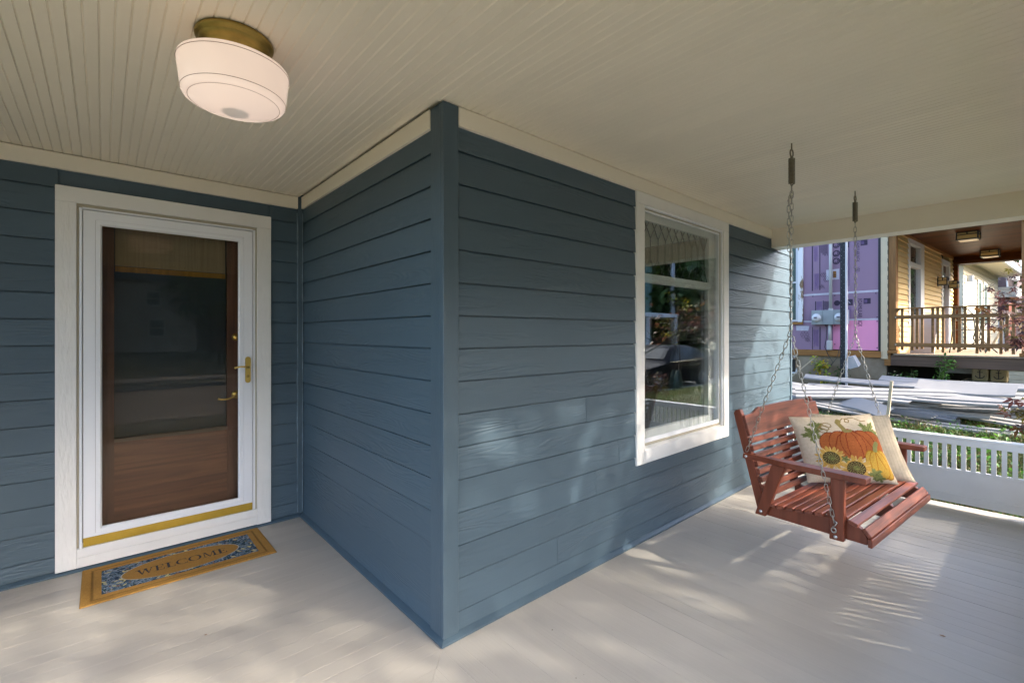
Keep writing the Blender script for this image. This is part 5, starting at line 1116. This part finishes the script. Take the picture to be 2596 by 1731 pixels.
MB().prism([(20.3, ya - .75, 3.92), (20.3, ya - .75, 4.08), (20.3, ya + 3.0, 5.6), (20.3, ya + 6.7, 4.08), (20.3, ya + 6.7, 3.92)], (9.2, 0, 0)).build('roof', 'roofgrey', hc)
MB().box(20.26, 29.5, ya - .80, ya - .72, 3.86, 4.10).build('eave_board', 'eave', hc); MB().box(20.22, 20.29, ya - .8, ya + 6.7, 3.80, 3.99).build('eave_board', 'eave', hc); MB().box(20.3, 29, ya - .72, ya, 3.88, 3.915).build('soffit', 'creamwall', hc)
MB().tube([(21.3, ya - .15, 3.35), (21.3, ya - .15, 3.15)], .09, 10).build('porch_lamp', 'conduit', hc)
hg = nroot('grey_roof_house', 'house with a white-edged grey roof above the cream eave', 'house', (26, 5, .3))
yb, zb = nP(2472, 680, 27); part('wall', hg, 'eave', 27.3, 33, yb + .4, yb + 6, 0, zb - .1)
MB().prism([(26.8, yb - .1, zb), (26.8, yb + 3, zb + 1.6), (26.8, yb + 6, zb)], (7, 0, 0)).build('roof', 'roofgrey', hg); MB().prism([(26.7, yb - .2, zb - .12), (26.7, yb - .2, zb + .1), (26.7, yb + 6.1, zb + .1), (26.7, yb + 6.1, zb - .12)], (.09, 0, 0)).build('eave_board', 'eave', hg)
y1, z1 = nP(2500, 703, 27); MB().prism([(26.7, yb - .22, zb + .1), (26.7, yb - .22, zb - .14), (31, yb - .95, zb - .35), (31, yb - .95, zb - .1)], (0, .06, 0)).build('eave_board', 'eave', hg)
hb = nroot('brown_roof_house', 'house with a steep brown shingled roof and white gable edges', 'house', (34, 3, .3))
yl, zt = nP(2450, 600, 35); yr, zl = nP(2556, 745, 35)
MB().prism([(35, yl + 3, .3), (35, yr, .3), (35, yr, zl), (35, yr + .35, zt + 1), (35, yl + 3, zt + 1)], (8, 0, 0)).build('roof', 'roofbrown', hb)
def gstrip(pa, pb, pc, pd, name='gable_edge', mt='eave'):
    P = [nP(*p, 34.9) for p in (pa, pb, pc, pd)]; MB().prism([(34.9, y_, z_) for y_, z_ in P], (.09, 0, 0)).build(name, mt, hb)
gstrip((2516, 664), (2522, 664), (2527, 733), (2510, 733)); gstrip((2548, 664), (2550, 664), (2557, 738), (2552, 738))
hk = nroot('brick_house', 'low red brick house half hidden by the maple', 'house', (30, 2, .3))
ya2, _ = nP(2484, 780, 30); yb2, _ = nP(2552, 780, 30); _, zt2 = nP(2500, 756, 30); part('wall', hk, 'brick', 30, 33.5, yb2, ya2, 0, zt2); part('roof', hk, 'eave', 29.8, 33.7, yb2 - .3, ya2 + .2, zt2, zt2 + .45)
y3, z3 = nP(2508, 790, 29.9); MB().box(29.9, 29.98, y3 - .5, y3 + .1, 1.0, z3).build('door', 'vinylwhite', hk)
tree('dark_tree', 'dark green tree behind the brown-roofed house', (38, .2, .3), 11, 2.6, 8, 2600, .32, DARKG, 41, .25, ncl=40, clump=.45, group='trees beyond the houses')
tree('dark_tree', 'tall dark tree at the right behind the maple', (30, -2.6, .3), 9, 2.2, 7, 2200, .28, DARKG, 42, .2, ncl=36, clump=.45, group='trees beyond the houses')
for k_, (za, zb_) in enumerate(((5.5, 5.35), (5.1, 4.9))):
    ob = MB().tube([(25, -3, za), (25, 6, zb_)], .012, 4).build('overhead_wire', 'blackmetal', base=(25, -3, za)); tag(ob, ('upper' if k_ == 0 else 'lower') + ' of the overhead wires before the brown roof', 'wire')
# ------------------------------------------------------------------ across the street (seen in the window and the storm door)
M['teal'] = siding_mat('teal_clapboard', (.16, .26, .235), .4); M['greywall'] = mat('grey_clapboard', (.36, .34, .32), .7, var=.05, stretch=(1, 1, 12), vscale=1.2); M['brownwall'] = mat('brown_wall', (.10, .06, .045), .8)
def far_house(name, label, x0, x1, yf, depth, zt, mt, wins, roof='roofgrey', porch=False):
    r_ = root(name, label, 'house', ((x0 + x1) / 2, yf, -.2)); c_ = part('wall', r_, mt, x0, x1, yf - depth, yf, -.3, zt)
    z = .2
    while z < zt - .2: MB().hexa([(x0, yf + .001, z), (x1, yf + .001, z), (x1, yf + .03, z), (x0, yf + .03, z)], [(x0, yf + .001, z + .2), (x1, yf + .001, z + .2), (x1, yf + .008, z + .2), (x0, yf + .008, z + .2)]).build('siding_board', mt, c_); z += .2
    xm = (x0 + x1) / 2; MB().prism([(x0 - .4, yf + .4, zt), (xm, yf + .4, zt + (x1 - x0) * .38), (x1 + .4, yf + .4, zt)], (0, -depth - .8, 0)).build('roof', roof, r_)
    for (a, b, c, d) in wins:
        w_ = MB().box(a, a + .1, yf + .031, yf + .09, c, d).box(b - .1, b, yf + .031, yf + .09, c, d).box(a + .1, b - .1, yf + .031, yf + .09, d - .1, d).box(a + .1, b - .1, yf + .031, yf + .09, c, c + .1).box(a + .1, b - .1, yf + .031, yf + .08, (c + d) / 2 - .04, (c + d) / 2 + .04).build('window', 'vinylwhite', r_); part('pane', w_, 'dark', a + .1, b - .1, yf + .031, yf + .05, c + .1, d - .1)
    if porch:
        pr = MB().box(x0, x1, yf + .09, yf + 2.2, 2.6, 2.85).build('porch_roof', 'vinylwhite', r_)
        for xx in (x0 + .1, (x0 + x1) / 2, x1 - .25): part('porch_post', r_, 'vinylwhite', xx, xx + .18, yf + 1.95, yf + 2.13, -.2, 2.6)
    return r_
far_house('teal_house', 'teal clapboard house with a white porch across the street', 23.5, 31.2, -15.6, 8, 6.6, 'teal', ((28.2, 29.6, 4.0, 5.6), (24.8, 26.2, 4.0, 5.6), (28.6, 29.8, .8, 2.2)), porch=True)
far_house('grey_house', 'pale grey clapboard house opposite the front door', -2.2, 5.27, -34, 9, 5.2, 'greywall', ((2.25, 3.15, 3.4, 4.5), (-.8, .1, 3.4, 4.5), (2.4, 3.4, 1.2, 2.5)))
far_house('sky_block_house', 'dark brown house added right of the pale grey house to block bright sky', 6.1, 13.5, -33, 8, 4.6, 'brownwall', ((7.6, 8.6, 1.2, 2.5), (10.6, 11.6, 1.2, 2.5)), 'roofbrown')  # added solid that hides bright sky in the storm door reflection
far_house('brown_house', 'dark brown house half hidden by trees across the street', 35.5, 46, -19, 8, 5.5, 'brownwall', ((37, 38.2, 1, 2.4), (41, 42.2, 1, 2.4)), 'roofbrown')
for i, (x_, y_, h_, r_, lb) in enumerate(((35.5, -14.6, 11, 3.4, 'dense dark tree beside the teal house across the street'), (43, -13.5, 12, 4.2, 'broad dark tree in front of the brown house'), (55, -13, 13, 5, 'far dark tree down the street'), (33, -30, 14, 5, 'tall tree behind the teal house'), (8.5, -33, 12, 4, 'dark tree right of the pale grey house'), (-7.5, -32, 12, 4.2, 'dark tree left of the pale grey house'), (2, -47, 15, 5.5, 'tall tree behind the pale grey house'), (17, -36, 13, 5, 'wide dark tree between the far houses'), (-20, -30, 13, 5, 'far tree at the left end of the street'))):
    tree('dark_tree', lb, (x_, y_, -.2), h_, r_, h_ * .9, 6000, 1.05, DARKG + AUTUMN[2:3], 60 + i, .28, ncl=34, clump=.5, group='trees across the street')
rs = np.random.RandomState(12); fp = []  # tree belt added to keep bright horizon sky out of the reflections
for _ in range(7500):
    x_ = rs.uniform(-70, 110); top_ = 14 + 4 * mnoise.noise((x_ * .11, 2, 0)) + 1.5 * mnoise.noise((x_ * .4, 5, 0)); fp.append(Vector((x_, -62 + rs.uniform(-4, 4), rs.uniform(-.3, top_))))
o = leaves_obj('horizon_screen_wood', fp, 1.9, DARKG + GREEN[:1], seed=15, kind='stuff'); tag(o, 'dark belt of trees added far across the street to block the horizon sky', 'wood')
# utility pole
M['pole'] = mat('grey_pole', (.34, .34, .36), .7)
up = root('utility_pole', 'grey utility pole across the street beside the teal house', 'utility pole', (31.3, -13.9, -.2)); MB().tube([(31.3, -13.9, -.3), (31.3, -13.9, 9.5)], [.16, .12], 10).build('shaft', 'pole', up, smooth=True); part('cross_arm', up, 'pole', 30.3, 32.3, -13.95, -13.85, 8.8, 8.95)
# young verge tree with a green water bag
vt = tree('young_street_tree', 'young verge tree with yellowing leaves and a green water bag', (12.6, -3.25, -.24), 2.9, .55, 1.7, 170, .08, YELLOW + AUTUMN, 77, .028, ncl=12, clump=.4)
M['bag'] = mat('green_bag', (.03, .06, .045), .45); MB().lathe([(.05, .62), (.09, .5), (.13, .25), (.16, .02), (.15, 0), (0, 0)], (12.6, -3.25, -.24), 12).build('water_bag', 'bag', vt, smooth=True)
# parked car
M['carpaint'] = mat('black_car_paint', (.010, .010, .012), .3, var=.02, spec=.02); M['carglass'] = mat('car_glass', (.03, .04, .045), .15, spec=.15); M['tyre'] = mat('tyre', (.015, .015, .015), .8); M['rim'] = mat('rim', (.35, .36, .38), .3, metal=.9); M['chrome'] = mat('chrome', (.6, .6, .62), .15, metal=1); M['lampred'] = mat('rear_lamp', (.30, .01, .01), .2)
car = root('parked_car', 'black sedan parked at the kerb, mirrored in the porch window', 'car', (13.95, -4.72, -.36))
cx0 = 11.65; yc_ = -4.72; zg = -.36                    # nose at x=cx0, tail at x=cx0+4.7
side = [(0, .55), (.05, .66), (.5, .76), (1.25, .86), (1.55, .98), (2.05, 1.30), (2.45, 1.41), (3.1, 1.42), (3.6, 1.33), (4.15, 1.06), (4.55, 1.00), (4.68, .92), (4.70, .62)]
def hw_(x, z): t = max(0, (z - .85) / .57); return (.90 - .24 * t ** 1.1) * (1 - .10 * ((x - 2.35) / 2.35) ** 4)
m = MB(); rows = []
for x, zt_ in side:
    r = [(x, s * hw_(x, .30) * .96, .22) for s in (-1,)] + [(x, -hw_(x, .5), .5), (x, -hw_(x, min(.86, zt_ - .02)), min(.86, zt_ - .02)), (x, -hw_(x, zt_ * .6 + .5 * .4 if zt_ < .9 else (zt_ + .86) / 2), (min(.86, zt_ - .02) + zt_) / 2), (x, -hw_(x, zt_) * .9, zt_ - .01), (x, 0, zt_)]
    rows.append(r + [(a, -b, c) for a, b, c in r[-2::-1]])
n = len(rows[0])
for r in rows: m.v += [(cx0 + a, yc_ + b, zg + c) for a, b, c in r]
for k in range(len(rows) - 1):
    for i in range(n - 1): a = k * n + i; m.f.append((a, a + 1, a + n + 1, a + n))
m.f += [tuple(range(n - 1, -1, -1)), tuple((len(rows) - 1) * n + i for i in range(n))]
body = m.build('body', 'carpaint', car, smooth=True)
for s in (-1, 1):
    for pts in ([(1.72, .92), (2.10, 1.24), (2.42, 1.33), (2.42, .93)], [(2.50, .93), (2.50, 1.335), (3.05, 1.34), (3.22, .95)], [(3.30, .96), (3.14, 1.33), (3.50, 1.27), (3.92, 1.02)]):
        MB().poly([(cx0 + a, yc_ + s * (hw_(a, b) + .012), zg + b) for a, b in pts][::s]).build('side_window', 'carglass', car)
    MB().tube([(cx0 + a, yc_ + s * (hw_(a, b) + .014), zg + b) for a, b in ((1.68, .905), (2.4, .915), (3.2, .935), (3.95, .995))], .012, 5).build('window_trim', 'chrome', car)
    for wx in (.88, 3.72):
        t = MB().lathe([(.20, -.10), (.32, -.10), (.335, -.06), (.335, .06), (.32, .10), (.20, .10)], (cx0 + wx, yc_ + s * .82, zg + .335), 24, 'Y').build('tyre', 'tyre', car, smooth=True)
        rm = MB().lathe([(.0, .085 * s), (.06, .088 * s), (.205, .07 * s), (.215, .09 * s)], (cx0 + wx, yc_ + s * .83, zg + .335), 20, 'Y').build('rim', 'rim', t)
        for k_ in range(5): a = 2 * math.pi * k_ / 5; MB().tube([(cx0 + wx, yc_ + s * .925, zg + .335), (cx0 + wx + .2 * math.cos(a), yc_ + s * .925, zg + .335 + .2 * math.sin(a))], .022, 5).build('spoke', 'rim', t)
    MB().box(cx0 + 4.50, cx0 + 4.71, yc_ + s * .60 - .18, yc_ + s * .60 + .18, zg + .78, zg + .92).build('rear_lamp', 'lampred', car, bevel=.02)
    for hx_ in (2.35, 3.20): MB().box(cx0 + hx_, cx0 + hx_ + .16, yc_ + s * (hw_(hx_, .8) + .005) - .01, yc_ + s * (hw_(hx_, .8) + .005) + .02, zg + .78, zg + .805).build('door_handle', 'chrome', car)
MB().poly([(cx0 + 3.66, yc_ - .55, zg + 1.325), (cx0 + 4.12, yc_ - .62, zg + 1.09), (cx0 + 4.12, yc_ + .62, zg + 1.09), (cx0 + 3.66, yc_ + .55, zg + 1.325)]).build('rear_window', 'carglass', car)
MB().poly([(cx0 + 1.55, yc_ - .65, zg + 1.0), (cx0 + 1.55, yc_ + .65, zg + 1.0), (cx0 + 2.06, yc_ + .55, zg + 1.325), (cx0 + 2.06, yc_ - .55, zg + 1.325)]).build('windscreen', 'carglass', car)
# a dead leaf and specks on the floor boards
for i, (x_, y_, s_, lb) in enumerate(((2.99, .28, .018, 'small orange-brown leaf on the floor boards right of the swing'), (.36, 2.62, .010, 'tiny dead leaf on the floor before the door mat'), (-.09, 2.55, .016, 'thin dry twig on the floor left of the door mat'))):
    o = leaves_obj('dead_leaf', [Vector((x_, y_, .004))], s_ * 1.6, [M['chip2']], seed=i + 2, shape='oval', droop=0, base=(x_, y_, .002)); o.rotation_euler = (0, 0, 0); tag(o, lb, 'leaf')
    zz = min(v.co.z for v in o.data.vertices)
    for v in o.data.vertices: v.co.z = .001 + (v.co.z - zz) * .2
